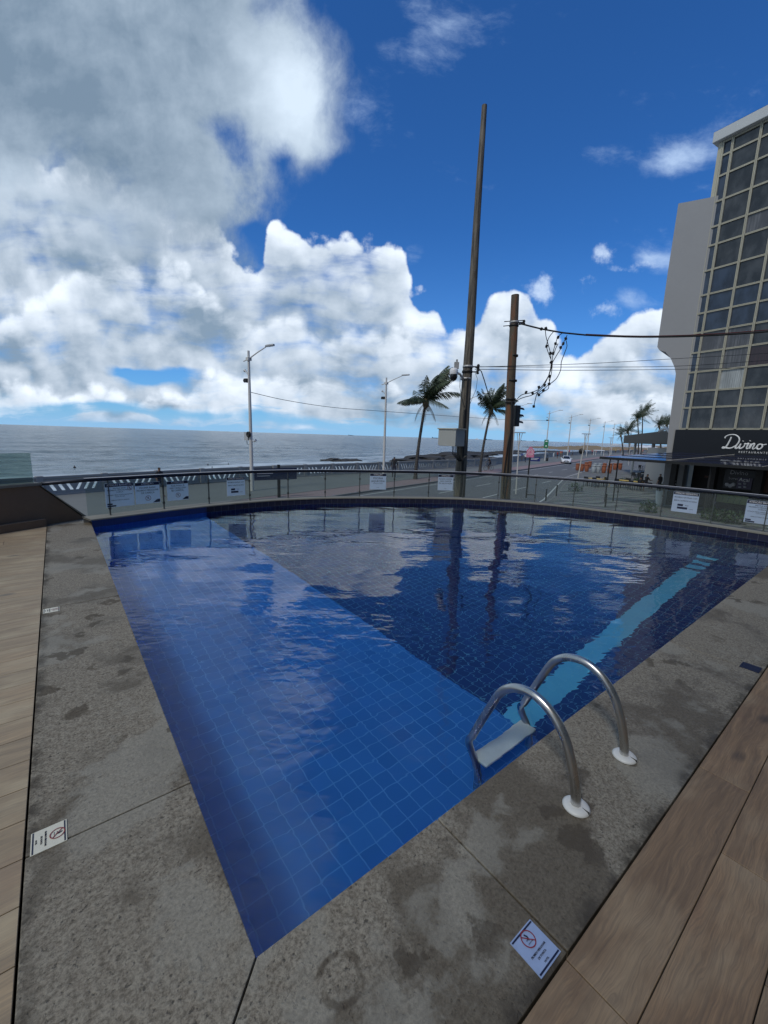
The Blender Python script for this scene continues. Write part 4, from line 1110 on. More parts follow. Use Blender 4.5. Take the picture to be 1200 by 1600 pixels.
# dome camera on the tall pole
q = aty(709, 583, 13.2); cr = empty('security_camera', tuple(q), 'white dome security camera with black globe bracketed to the tall wooden pole', 'camera')
mb = MB(); mb.lathe([(.02, .16), (.10, .14), (.125, .08), (.125, -.02), (.12, -.04)], 20); mb.build('housing', 'white_shell', cr)
mb = MB(); mb.lathe([(.115, -.035), (.12, -.10), (.105, -.17), (.06, -.22), (.01, -.235)], 20); mb.build('dome', 'black_gloss', cr)
mb = MB(); mb.tube([(.08, 0, .02), (.2, 0, -.03), (.34, .2, -.13)], .035, 8); mb.box((.0, -.05, .13), (.14, .05, .32)); mb.box((.05, -.03, .32), (.10, .03, .40)); mb.build('bracket', 'galv', cr)
mb = MB(); mb.tube([(.2, 0, -.05), (.22, .05, -.4), (.30, .1, -.7), (.42, .1, -1.0)], .008, 6); mb.build('cable', 'cable_black', cr)
# clamps and insulators
def clamp_at(root, base, x, y, Y, r_, mt='iron_dark', ins=True, name='clamp'):
    q = aty(x, y, Y)-base
    mb = MB(); mb.lathe([(r_+.0, -.03), (r_+.018, -.03), (r_+.018, .03), (r_, .03)], 18, tuple(q)); mb.build(name, mt, root)
    if ins:
        mb = MB(); mb.tube([q+Vector((r_, -.02, 0)), q+Vector((r_+.18, -.05, .0))], .02, 8); mb.lathe([(.02, -.07), (.05, -.05), (.03, 0), (.05, .04), (.02, .08)], 12, tuple(q+Vector((r_+.17, -.05, 0)))); mb.build('insulator', 'cable_black', root)
clamp_at(p1, b1_, 731, 573, 13.5, .145, 'galv'); clamp_at(p1, b1_, 730, 581, 13.5, .147, 'iron_dark'); clamp_at(p1, b1_, 728, 592, 13.5, .15, 'galv', False)
clamp_at(p1, b1_, 721, 675, 13.5, .175, 'iron_dark', False); clamp_at(p1, b1_, 720, 690, 13.5, .178, 'iron_dark', False)
clamp_at(p2, b2_, 803.5, 504, 14.5, .133, 'galv'); clamp_at(p2, b2_, 803, 509, 14.5, .134, 'iron_dark', False)
clamp_at(p2, b2_, 800, 595, 14.5, .147, 'iron_dark', False); clamp_at(p2, b2_, 798, 624, 14.5, .152, 'iron_dark', False); clamp_at(p2, b2_, 797, 629, 14.5, .153, 'iron_dark', False); clamp_at(p2, b2_, 802, 556, 14.5, .14, 'iron_dark', False)
q0 = aty(803, 504, 14.5)-b2_
mb = MB(); mb.tube([q0+Vector((-.32, 0, .02)), q0+Vector((.3, -.08, .06))], .014, 6); mb.tube([q0+Vector((-.34, 0, -.12)), q0+Vector((.3, -.08, -.06))], .014, 6); mb.build('cross_rod', 'iron_dark', p2)
# conduits strapped down both poles
def down(root, base, pts, Y, r_, mt='cable_black'):
    mb = MB(); mb.tube([aty(x, y, Y)-base for x, y in pts], r_, 8); mb.build('conduit', mt, root)
down(p1, b1_, [(726, 640), (724.5, 665), (724, 700), (722, 735), (719.5, 770), (717, 830)], 13.30, .035)
down(p1, b1_, [(731, 590), (729, 620), (727.5, 650), (726, 690)], 13.33, .02)
down(p2, b2_, [(800, 628), (799, 660), (795.5, 700), (793, 740), (789, 772), (786, 830)], 14.3, .028)
down(p2, b2_, [(801, 640), (798.5, 672), (792.5, 700), (787.5, 740), (786, 772)], 14.29, .02)
# cabinet on the tall pole
q = aty(704, 683.5, 12.95); bx = empty('cabinet', tuple(q), 'grey metal cabinet with vents strapped to the tall wooden pole', 'box', rz=R(-38))
mb = MB(); mb.box((-.26, -.30, -.26), (.34, .28, .24)); mb.build('body', 'box_grey', bx, bevel=.008)
mb = MB(); mb.box((-.29, -.33, .24), (.37, .31, .275)); mb.build('lid', 'box_cream', bx, bevel=.006)
mb = MB()
for k in range(5): mb.box((-.266, -.20+k*.09, -.20), (-.262, -.17+k*.09, -.02))
mb.build('vent', 'iron_dark', bx)
mb = MB(); 
for k in range(5): mb.tube([(.05+k*.05, .05, -.26), (.06+k*.05, .08, -.5), (.22+.03*k, .2, -.72), (.45-k*.02, .3, -.55)], .014, 6)
mb.build('cable', 'cable_black', bx)
# traffic light behind the shorter pole
q = aty(805, 650, 15.0); tl = empty('traffic_light', tuple(q), 'black traffic light seen from the side on the rusty pole', 'traffic light', rz=R(25))
mb = MB(); mb.box((-.10, -.14, -.36), (.10, .14, .36)); mb.build('housing', 'traffic_black', tl, bevel=.02)
for k in range(3):
    mb = MB(); mb.loft([[(.10+.0, .11*math.cos(a_), -.23+k*.23+.09*math.sin(a_)) for a_ in [i*math.pi/8 for i in range(9)]], [(.30, .11*math.cos(a_), -.25+k*.23+.09*math.sin(a_)) for a_ in [i*math.pi/8 for i in range(9)]]], cap=False, closed=False); mb.build('visor', 'traffic_black', tl)

# ------------------------------------------------------------------ cables
def cable(pts, r_, label, mt='cable_black', name='overhead_cable', n=6, grp=None):
    P3 = smooth_line([tuple(p) for p in pts], .35 if len(pts) < 12 else .12)
    o = MB().tube(P3, r_, n).build(name, mt); tag(o, label, 'cable', grp); return o
def px3(lst): return [aty(x, y, Y) for x, y, Y in lst]
main = px3([(811, 505, 14.4), (846, 514, 14.3), (880, 520, 14.2), (915, 523.5, 14.1), (1000, 526.5, 13.8), (1100, 524.5, 13.4), (1200, 518, 13.0), (1330, 505, 12.4)])
cable(main, .026, 'thick black twisted cable running right from the rusty pole past the building')
main2 = [p+Vector((0, -.03, .035*math.sin(i*2.1))) for i, p in enumerate(smooth_line(main, .35))]
o = MB().tube([p+Vector((0, 0, .028)) for p in smooth_line(px3([(915, 523.5, 14.1), (1000, 526.5, 13.8), (1100, 524, 13.4), (1200, 517, 13.0), (1330, 504, 12.4)]), .4)], .012, 6).build('overhead_cable', 'cable_red'); tag(o, 'thin reddish strand lying along the thick black cable', 'cable')
thin = [([(743, 573, 13.4), (900, 573.5, 15), (1060, 572, 17), (1200, 563, 18), (1300, 556, 19)], 'upper thin wire running right from the insulator of the tall pole'),
        ([(742, 577, 13.4), (900, 578.5, 15), (1060, 577, 17), (1200, 574, 18), (1300, 572, 19)], 'lower thin wire running right from the tall pole across the facade'),
        ([(742, 573.5, 13.4), (920, 568, 16), (1055, 560.5, 18), (1200, 552, 20), (1300, 546, 21)], 'topmost thin wire climbing right toward the facade'),
        ([(392, 613, 28.0), (450, 626, 31), (520, 636.5, 35), (590, 642, 38), (660, 647, 43), (730, 652, 50), (800, 656, 58), (870, 657.5, 80)], 'long sagging wire from the left street lamp across the sea')]
for pts, lb in thin: cable(px3(pts), .009 if pts[0][0] > 500 else .018, lb)
cable(px3([(743, 574, 13.4), (752, 580, 13.5), (757, 595, 13.6), (762, 612, 13.7), (768, 628, 13.9)]), .016, 'short dark drop wire curving down right of the tall pole')
cable(px3([(742, 581, 13.4), (746, 592, 13.4), (744, 608, 13.3), (738, 622, 13.3), (732, 638, 13.3)]), .006, 'hair-thin wire curling down beside the tall pole')
drops = [[(852, 514), (853, 525), (857, 540), (860, 552), (861, 570), (856, 590), (846, 607), (832, 617), (818, 621), (808, 626), (802, 636)],
         [(865, 518), (858, 527), (854, 540), (857, 552), (862, 566), (860, 580), (852, 596), (842, 608), (828, 614), (815, 617), (806, 626)],
         [(878, 521), (872, 526), (868, 537), (864, 552), (863, 570), (861, 586), (856, 602), (845, 611), (838, 617)],
         [(886, 524), (882, 532), (876, 545), (868, 558), (862, 570), (858, 588), (859, 600)],
         [(884, 531), (886, 540), (882, 552), (877, 566), (876, 578), (869, 592), (859, 600)],
         [(872, 537), (868, 545), (865, 555)], [(842, 607), (838, 618), (836, 626), (834, 635)], [(852, 610), (849, 612), (842, 617)], [(858, 600), (857, 607), (851, 611)]]
hc = empty('hanging_cables', tuple(aty(862, 560, 14.2)), 'tangle of black drop cables with clips looping down to the rusty pole', 'cable')
hb_ = aty(862, 560, 14.2)
clips = [(846, 514), (853, 513), (854, 541), (860, 552), (864, 552), (868, 537), (872, 527), (884, 529), (880, 537), (876, 543), (861, 566), (859, 588), (858, 600), (851, 602), (842, 605), (832, 614), (822, 613), (842, 617), (834, 635), (849, 610)]
for dr in drops:
    MB().tube([p-hb_ for p in smooth_line([tuple(aty(x, y, 14.2-.05*(i % 3))) for i, (x, y) in enumerate(dr)], .08)], .0125, 6).build('strand', 'cable_black', hc)
for x, y in clips:
    q = aty(x, y, 14.15)-hb_; MB().box((-.035, -.03, -.045), (.035, .03, .045), M_=Matrix.Translation(q) @ Matrix.Rotation(R((x*37) % 60-30), 4, 'Y')).build('clip', 'cable_black', hc, bevel=.01, seg=1)

# ------------------------------------------------------------------ palms
def frond(mb, base, az, el, L_, droop, wind, seed, mi=0, nl=30, wid=.036):
    rnd = random.Random(seed)
    pts = []; d = Vector((math.cos(az)*math.cos(el), math.sin(az)*math.cos(el), math.sin(el))); p = Vector(base); n = 12
    for i in range(n+1):
        pts.append(p.copy()); p = p + d*(L_/n)
        d = (d + Vector((wind[0], wind[1], -droop))*(.10+.05*i/n)).normalized()
    mb.tube(pts, [.035*(1-i/(n+1.))*L_/3+.006 for i in range(n+1)], 5, mi, cap=False)
    for k in range(nl):
        t = .10+.88*k/(nl-1); f_ = t*n; i = min(n-1, int(f_)); q = pts[i].lerp(pts[i+1], f_-i); tg = (pts[i+1]-pts[i]).normalized()
        sd_ = tg.cross(Vector((0, 0, 1)));
        if sd_.length < .1: sd_ = Vector((1, 0, 0))
        sd_.normalize()
        ll = L_*.30*(math.sin(math.pi*min(1, t*.86+.12))**.7)*rnd.uniform(.8, 1.1)
        for s_ in (-1, 1):
            dr_ = (tg*.62+sd_*s_*.75+Vector((wind[0]*.9, wind[1]*.9, -.42-droop*.3+rnd.uniform(-.15, .15)))).normalized()
            e1 = q+dr_*ll*.55; e2 = e1+(dr_+Vector((wind[0]*.4, wind[1]*.4, -.55))).normalized()*ll*.45
            w_ = tg*wid*L_/3
            mb.add([q-w_*.6, q+w_*.6, e1+w_, e1-w_, e2], [(0, 1, 2, 3), (3, 2, 4)], mi)
def palm(base, top, crown_r, label, seed, nf=26, wind=(.44, 0), r0=.17, r1=.11, nl=34, grp=None):
    root = empty('palm_tree', tuple(base), label, 'palm tree', grp)
    B_ = Vector((0, 0, 0)); T_ = Vector(top)-Vector(base); pts = []
    for i in range(15):
        t = i/14; pts.append((T_.x*(t**1.6), T_.y*t, T_.z*t))
    mb = MB(); mb.tube(pts, [r0*1.35 if i == 0 else r0+(r1-r0)*i/14+.008*(i % 2) for i in range(15)], 12); mb.build('trunk', 'palm_trunk', root)
    rnd = random.Random(seed); mb = MB()
    for k in range(nf):
        az = k*2.399+rnd.uniform(-.2, .2); el = R(rnd.choice([84, 74, 64, 50, 36, 20, 4]) if k > 3 else 72)
        lf = .86+.14*math.cos(az); frond(mb, T_+Vector((0, 0, .1)), az, el if math.cos(az) > -.2 else max(el, R(12)), lf*crown_r*rnd.uniform(.8, 1.08), .50+rnd.uniform(-.15, .3), (wind[0]*rnd.uniform(.6, 1.1), wind[1]), seed*100+k, 0, nl)
    mb.build('crown', 'palm_leaf', root)
    mb = MB()
    for k in range(5): frond(mb, T_+Vector((0, 0, -.05)), k*1.3+.4, R(-35), crown_r*.55, 1.2, (wind[0]*.3, 0), seed*7+k, 0, 12)
    mb.ball(T_+Vector((0, 0, -.12)), .22*crown_r/2.6, 10, 0, (1, 1, 1.6)); mb.build('dry_frond', 'palm_dry', root)
    return root
def palm_px(tx, ty, bx, Y, cr, label, seed, **kw):
    T_ = aty(tx, ty, Y); B_ = aty(bx, 735, Y); B_.z = GZ; return palm(B_, T_, cr, label, seed, **kw)
palm_px(665.5, 628, 649.5, 40, 3.8, 'wind-bent coconut palm on the promenade between the second lamp and the tall pole', 3)
palm_px(767, 641, 750, 50, 3.7, 'coconut palm with drooping windblown crown between the two wooden poles', 11)
palm_px(996, 655, 994, 105, 3.4, 'slender far palm above the olive canopy, the left one of the close pair', 21, nl=14)
palm_px(1004, 648, 998, 110, 4.0, 'slightly taller far palm above the olive canopy, the right one of the close pair', 22, nl=14)
palm_px(981, 674, 981, 95, 3.4, 'low bushy palm behind the left end of the olive canopy', 23, nl=14, nf=24)
palm_px(970, 680, 971, 100, 2.8, 'small palm leaning left beside the bushy one at the canopy end', 25, nl=14, nf=12, wind=(-.4, 0))
palm_px(1030, 665, 1030, 80, 2.6, 'far palm peeking over the canopy just left of the building edge', 26, nl=14)
palm_px(1042, 663, 1042, 84, 2.8, 'far palm partly hidden by the grey building fin', 27, nl=14)
#@@OBJ3
# ------------------------------------------------------------------ building on the right
BA = R(-60.0); bd = Vector((math.cos(BA), math.sin(BA), 0)); bn = Vector((-math.cos(BA+R(90)), -math.sin(BA+R(90)), 0))   # bd runs toward the viewer, bn faces the road
E0 = Vector((19.42, 28.0, 0))
def on_fac(x, y, out=0.0):
    """point of the facade plane (shifted out by 'out' metres) on a line of sight -> (s along facade, z)"""
    P0 = E0+bn*out; d = ray(x, y); t = (P0-O).dot(bn)/d.dot(bn); p = O+d*t; return (p-P0).dot(bd), p.z
rows_px = [(1124, 225), (1120, 247), (1115, 279), (1109, 319), (1104, 358), (1100, 387), (1095, 425.5), (1087, 464), (1083, 492), (1077, 522.5), (1074, 553), (1070, 583), (1066, 612.5), (1063, 637.5), (1060, 670)]
zr = [on_fac(*q)[1] for q in rows_px]
cols = [on_fac(x, 670)[0] for x in (1060, 1073.5, 1110, 1148.5, 1190)]
while cols[-1] < 11: cols.append(cols[-1]+1.38)
print('rows', [round(z, 2) for z in zr], 'cols', [round(c_, 2) for c_ in cols])
zbase, ztop = zr[-1], zr[0]
bl = empty('office_building', (E0.x, E0.y, GZ), 'tall grey building with dark glazed cream-framed facade above the restaurant', 'building', rz=BA)
# local frame: x along the facade toward the viewer, y: +y is inward? compute so that -y local faces the road
BM = Matrix.Translation((E0.x, E0.y, 0)) @ Matrix.Rotation(BA, 4, 'Z')
inward = 1 if (BM.to_3x3() @ Vector((0, 1, 0))).dot(bn) < 0 else -1
def Z(z): return z-GZ
def bbox(mb, x0, x1, y0, y1, z0, z1, mi=0):
    ya, yb = sorted((y0*inward, y1*inward)); mb.box((x0, ya, Z(z0)), (x1, yb, Z(z1)), mi)
FW_ = cols[-1]
mb = MB(); bbox(mb, cols[0]+.03, FW_, .12, 12, zbase-.1, ztop+.05); mb.build('wall', 'concrete_wall', bl)
mb = MB(); bbox(mb, cols[0]-.22, cols[0]+.03, -.02, 12, GZ, ztop+.05); mb.build('corner_pier', 'facade_cream', bl)
mb = MB(); bbox(mb, cols[0]-.45, FW_+.3, -.30, 12.2, ztop+.06, ztop+.62); mb.build('fascia', 'facade_white', bl, bevel=.03)
mb = MB(); 
ya = lambda y: y*inward
mb.add([(cols[0]-.45, ya(-.30), Z(ztop+.62)), (FW_+.3, ya(-.30), Z(ztop+.62)), (FW_+.3, ya(4.5), Z(ztop+1.35)), (cols[0]-.45, ya(4.5), Z(ztop+1.35)), (FW_+.3, ya(12), Z(ztop+1.0)), (cols[0]-.45, ya(12), Z(ztop+1.0))], [(0, 1, 2, 3), (3, 2, 4, 5), (0, 3, 5), (1, 4, 2)]); mb.build('roof', 'roof_tin', bl)
rnd = random.Random(5)
wm = {}
for i, (x0, x1) in enumerate(zip(cols, cols[1:])):
    if i > 7: break
    for j in range(len(zr)-1):
        z1, z0 = zr[j], zr[j+1]
        key = rnd.choice(['window_dark', 'window_dark', 'window_dark', 'window_blue'])
        if j in (3, 4) and i >= 2 and rnd.random() < .4: key = 'window_curtain'
        if j in (9, 10, 11): key = 'window_curtain' if i in (1, 2) else ('window_maroon' if (i >= 3 and j == 10) else 'window_dark')
        if j == 11 and i == 2: key = 'window_white_curtain'
        if j in (12, 13): key = 'window_dark'
        if j in (7, 8): key = 'window_blue'
        if i == 0: key = 'window_blue'
        mb = MB(); tl_ = rnd.uniform(-.012, .012)
        xa, xb = x0+.035, x1-.035; a_, b_ = .055+tl_, .055-tl_
        mb.add([(xa, ya(a_), Z(z0)), (xb, ya(b_), Z(z0)), (xb, ya(b_), Z(z1)), (xa, ya(a_), Z(z1))], [(0, 1, 2, 3) if inward > 0 else (3, 2, 1, 0)])
        o = mb.build('window', key, bl)
mb = MB()
for i, x in enumerate(cols[:9]):
    w_ = .04 if i else .06
    bbox(mb, x-w_-.012, x-.012, -.05, .09, zbase-.02, ztop+.055); bbox(mb, x+.012, x+w_+.012, -.04, .09, zbase-.02, ztop+.055); bbox(mb, x-.012, x+.012, .0, .09, zbase-.02, ztop+.055)
for j, z in enumerate(zr):
    for i, (x0, x1) in enumerate(zip(cols, cols[1:])):
        if i > 7: break
        h_ = .045
        bbox(mb, x0+.07, x1-.07, -.02, .085, z-h_-.01, z-.01); bbox(mb, x0+.07, x1-.07, -.008, .083, z+.01, z+h_+.0)
mb.build('window_frame', 'facade_cream', bl)
# grey fin wall standing out beyond the far corner
fdir = Vector((-.93, .37, 0)).normalized()
def on_fin(x, y):
    n_ = Vector((-fdir.y, fdir.x, 0)); d = ray(x, y); t = (E0-O).dot(n_)/d.dot(n_); p = O+d*t; return (p-E0).dot(fdir), p.z
fin = [(1107, 309), (1060, 318), (1043, 428), (1027, 542), (1030, 547), (1040, 550), (1048, 560), (1054, 574), (1056, 584), (1050, 632), (1045, 668), (1041, 735)]
fp = [on_fin(*q) for q in fin]; print('fin', [(round(a_, 2), round(b_, 2)) for a_, b_ in fp])
fp[-1] = (fp[-1][0], GZ)
prof_ = [(max(.0, a_), b_) for a_, b_ in fp]+[(-.6, GZ), (-.6, fp[0][1]+.1)]
mb = MB(); th = Vector((fdir.y, -fdir.x, 0)); th = Vector((.70, .71, 0))
n_ = len(prof_); front = [(fdir*a_).to_tuple()[:2]+(Z(b_),) for a_, b_ in prof_]; back = [((fdir*a_+th*5.5)).to_tuple()[:2]+(Z(b_),) for a_, b_ in prof_]
mb.add(front+back, [list(range(n_)), list(range(n_, 2*n_))[::-1]]+[(i, n_+i, n_+(i+1) % n_, (i+1) % n_) for i in range(n_)])
o = mb.build('fin_wall', 'concrete_wall', bl); o.matrix_parent_inverse = Matrix.Rotation(-BA, 4, 'Z')
bpy.context.view_layer.update()

# ------------------------------------------------------------------ restaurant on the ground floor
rs = empty('restaurant_front', (E0.x, E0.y, GZ), 'dark restaurant front with black name band under the office building', 'restaurant', rz=BA)
zb0, zb1 = 1.12, zbase-.06
mb = MB(); bbox(mb, -.15, FW_, -.22, .10, zb0, zb1); mb.build('name_band', 'band_black', rs, bevel=.01)
# script lettering
def strokes(mb, paths, M_, r_):
    for pth in paths:
        P3 = smooth_line([(x, y, 0) for x, y in pth], .06); n = len(P3)
        mb.tube([M_ @ Vector((p.x, p.y, 0)) for p in P3], [r_*(.75+.45*abs(math.sin(3.0*i/n+.6))) for i in range(n)], 8)
sL, zL = on_fac(1128.5, 701, .24); sR, zR = on_fac(1199, 692, .24); zT = on_fac(1145, 679.5, .24)[1]
LS_ = (sR-sL)/5.55
T = Matrix.Translation((sL, ya(-.245), Z(zL))) @ Matrix.Rotation(R(90), 4, 'X') @ Matrix.Diagonal((LS_, (zT-zL)/2.05, .5, 1))
if inward < 0: pass
divino = [[(.95, 1.75), (.85, 1.3), (.62, .6), (.42, .18), (.2, .05), (.0, .12), (.12, .22), (.5, .12), (1.1, .1), (1.75, .5), (2.05, 1.1), (1.95, 1.65), (1.4, 2.05), (.7, 2.05), (.2, 1.8), (.12, 1.55)],
          [(1.9, .75), (1.72, .25), (1.82, .08), (2.1, .25), (2.35, .8)], [(2.35, .8), (2.22, .3), (2.35, .08), (2.75, .35), (2.9, .85), (2.82, .75)], [(2.55, 1.15), (2.60, 1.2)],
          [(2.05, 1.22), (2.12, 1.28)], [(2.95, .82), (3.1, .75), (3.3, .85), (3.15, .25), (3.28, .08), (3.6, .4)], [(3.42, 1.2), (3.48, 1.26)],
          [(3.62, .85), (3.5, .12), (3.75, .7), (4.0, .85), (4.02, .6), (3.9, .2), (4.05, .08), (4.4, .4)], [(4.85, .8), (4.55, .7), (4.4, .35), (4.55, .1), (4.85, .15), (5.05, .5), (4.9, .8), (5.1, .7), (5.5, .8)]]
mb = MB()
strokes(mb, divino, T, .040); mb.build('name_lettering', 'letter_white', rs)
s0, z0 = on_fac(1155, 706.2, .24); s1, _ = on_fac(1198, 707.5, .24)
T2 = Matrix.Translation(((s0+s1)/2, ya(-.226), Z(z0))) @ Matrix.Rotation(R(90), 4, 'X')
mb = MB(); text_mb(mb, 'R E S T A U R A N T E', .16, T2, width=(s1-s0)*1.05, ext=.004); mb.build('small_lettering', 'letter_white', rs)
# shop front behind the awning
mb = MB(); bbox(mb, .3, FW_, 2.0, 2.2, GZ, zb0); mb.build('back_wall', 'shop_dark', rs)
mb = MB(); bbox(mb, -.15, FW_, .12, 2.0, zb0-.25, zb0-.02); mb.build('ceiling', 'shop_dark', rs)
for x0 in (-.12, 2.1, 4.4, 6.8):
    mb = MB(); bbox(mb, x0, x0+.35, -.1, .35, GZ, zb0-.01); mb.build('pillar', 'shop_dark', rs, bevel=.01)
def board(px0, py0, px1, py1, out, mt, name, par=rs, th_=.04):
    sa, za = on_fac(px0, py0, out); sb, zb = on_fac(px1, py1, out)
    mb = MB(); bbox(mb, min(sa, sb), max(sa, sb), -out, -out+th_, max(GZ, min(za, zb)), max(za, zb)); o = mb.build(name, mt, par); return o, (sa+sb)/2, (za+zb)/2, abs(sb-sa), abs(zb-za)
def words(tx, px, py, out, size, mt, par, width=None):
    s_, z = on_fac(px, py, out); Tm = Matrix.Translation((s_, ya(-out-.006), Z(z))) @ Matrix.Rotation(R(90), 4, 'X')
    mb = MB(); text_mb(mb, tx, size, Tm, width=width, ext=.002); return mb.build('lettering', mt, par)
b_, *_ = board(1134, 733, 1186, 768, -.3, 'poster_dark', 'menu_board'); words('Divino', 1155, 739, -.27, .34, 'letter_grey', b_); words('Sorvete', 1149, 748, -.27, .22, 'letter_grey', b_)
b2_, *_ = board(1153, 746, 1173, 765, -.22, 'poster_violet', 'menu_board'); words('Açaí', 1163, 750, -.19, .30, 'letter_white', b2_)
for k in range(4):
    s_, z = on_fac(1156+8*(k % 2), 756+5*(k//2), -.19); mb = MB(); mb.ball((s_, ya(.18), Z(z)), .09, 10, 0, (1, .3, .6)); mb.build('bowl_picture', 'poster_pale', b2_)
for k in range(3):
    s_, z = on_fac(1136+5*k, 757+(k % 2)*2, -.27); mb = MB(); mb.ball((s_, ya(.26), Z(z)), .12, 10, 0, (1, .3, 1)); mb.build('ice_cream_picture', 'letter_grey', b_)
board(1109, 735, 1119, 740.5, -.5, 'poster_pale', 'small_screen'); board(1101, 743, 1106, 746.5, -.5, 'shop_brown', 'small_notice')
board(1186, 735, 1215, 772, -.4, 'shop_brown', 'wood_panel')
for k in range(5): board(1048, 741+k*4.6, 1056, 743.4+k*4.6, .0, 'letter_grey', 'menu_line')
# awning
def aw(x, y, z): 
    p = onz(x, y, z); return p
F0 = aty(938, 714, 28.6); zF = F0.z
F1d = bd
bpy.context.view_layer.update()
sF0 = (F0-E0).dot(bd); oF = (F0-E0).dot(bn); print('awning', F0, sF0, oF)
awn = empty('awning', (E0.x, E0.y, GZ), 'low dark glossy awning with pale bars projecting from the restaurant', 'awning', rz=BA)
s_end = FW_; zB = zb0+.02; oB = .24
s_l0 = sF0; s_l1 = sF0+.6
sB0 = on_fac(1052, 702.5, oB)[0]
A_ = (sF0, -oF, zF); B_ = (s_end, -oF, zF-.03); C_ = (s_end, -oB, zB); D_ = (sB0, -oB, zB)
def LP(q): return Vector((q[0], ya(q[1]), Z(q[2])))
def quadth(mb, P_, th_):
    v = [LP(q) for q in P_]; n = (v[1]-v[0]).cross(v[3]-v[0]).normalized()
    if n.z < 0: n = -n
    mb.add(v+[p-n*th_ for p in v], [(0, 1, 2, 3), (7, 6, 5, 4)]+[(i, i+4, (i+1) % 4+4, (i+1) % 4) for i in range(4)])
mb = MB(); quadth(mb, (A_, B_, C_, D_), .03); mb.build('roof_film', 'awning_film', awn)
mb = MB(); quadth(mb, ((A_[0]-.03, A_[1]-.03, zF+.03), (B_[0], A_[1]-.03, zF), (B_[0], A_[1]+.05, zF-.0), (A_[0]-.03, A_[1]+.05, zF+.03)), .16); mb.build('front_beam', 'iron_dark', awn, )
Av, Bv, Cv, Dv = [Vector(q) for q in (A_, B_, C_, D_)]
for t in (.30, .55, .80):
    mb = MB(); a_ = Av.lerp(Dv, t); b_ = Bv.lerp(Cv, t)
    mb.tube([LP(a_+Vector((0, 0, .02))), LP(b_+Vector((0, 0, .02)))], .014, 6); mb.build('purlin', 'iron_dark', awn)
for k, t in enumerate((.30, .62, .9)):
    mb = MB(); a_ = Av.lerp(Bv, t); b_ = Dv.lerp(Cv, t)
    mb.tube([LP(a_+Vector((0, 0, .03))), LP(b_+Vector((0, 0, .03)))], .018, 6); mb.build('rafter', 'awning_bar', awn)
for (px, py) in ((958, 720), (966, 720)):
    pass
for s_, oo in ((sF0+.5, oF-.35), (sF0+.5, oF-1.3), (sF0+6.4, oF-.35), (sF0+10.5, oF-.35)):
    mb = MB(); q = Vector((s_, -oo, 0)); mb.tube([(s_, ya(-oo), 0), (s_, ya(-oo), Z(zF)-.05)], .045, 8); mb.build('post', 'iron_dark', awn)
# olive flat canopy beyond the fin
def hpt(x, y, Y): return aty(x, y, Y)
cn = empty('flat_canopy', tuple(aty(1043, 690, 34)-Vector((0, 0, 0))), 'olive brown flat canopy roof beyond the grey fin', 'canopy')
P0 = aty(1043, 694, 34); P1 = aty(974, 691.5, 62); zt = aty(1043, 672, 34).z; base_ = Vector(cn.location)
dvec = Vector((P1.x-P0.x, P1.y-P0.y, 0)); side = Vector((dvec.y, -dvec.x, 0)).normalized()
side = side if side.x > 0 else -side
mb = MB(); a_ = P0-base_; b_ = P1-base_
z0_ = P0.z-base_.z; z1_ = zt-base_.z
pts = [a_, b_, b_+side*9, a_+side*9]
mb.prism([(p.x, p.y) for p in pts][::-1], z0_, z1_); mb.build('roof_slab', 'canopy_olive', cn, bevel=.04)
for t in (.05, .45, .9):
    for dd in (1.2, 7.5):
        q = a_.lerp(b_, t)+side*dd; MB().box((q.x-.12, q.y-.12, GZ-base_.z), (q.x+.12, q.y+.12, z0_-.001)).build('post', 'lamp_post_paint', cn)
q = aty(1030, 700, 40)
mb = MB(); qq = a_.lerp(b_, .12)+side*2.2; mb.box((qq.x-1.6, qq.y-1, GZ-base_.z), (qq.x+2.5, qq.y+3, -.55)); mb.build('kiosk_wall', 'concrete_wall', cn)
p0 = aty(1041, 670, 33.0); p1_ = aty(1052, 682, 30.5)
o = MB().tube(smooth_line([tuple(aty(1030, 674, 34)), tuple(aty(1039, 670, 33)), tuple(aty(1045, 673, 32.2)), tuple(aty(1054, 686, 31))], .3), .12, 8).build('drain_pipe', 'facade_white'); tag(o, 'pale bent pipe where the olive canopy meets the fin', 'pipe')

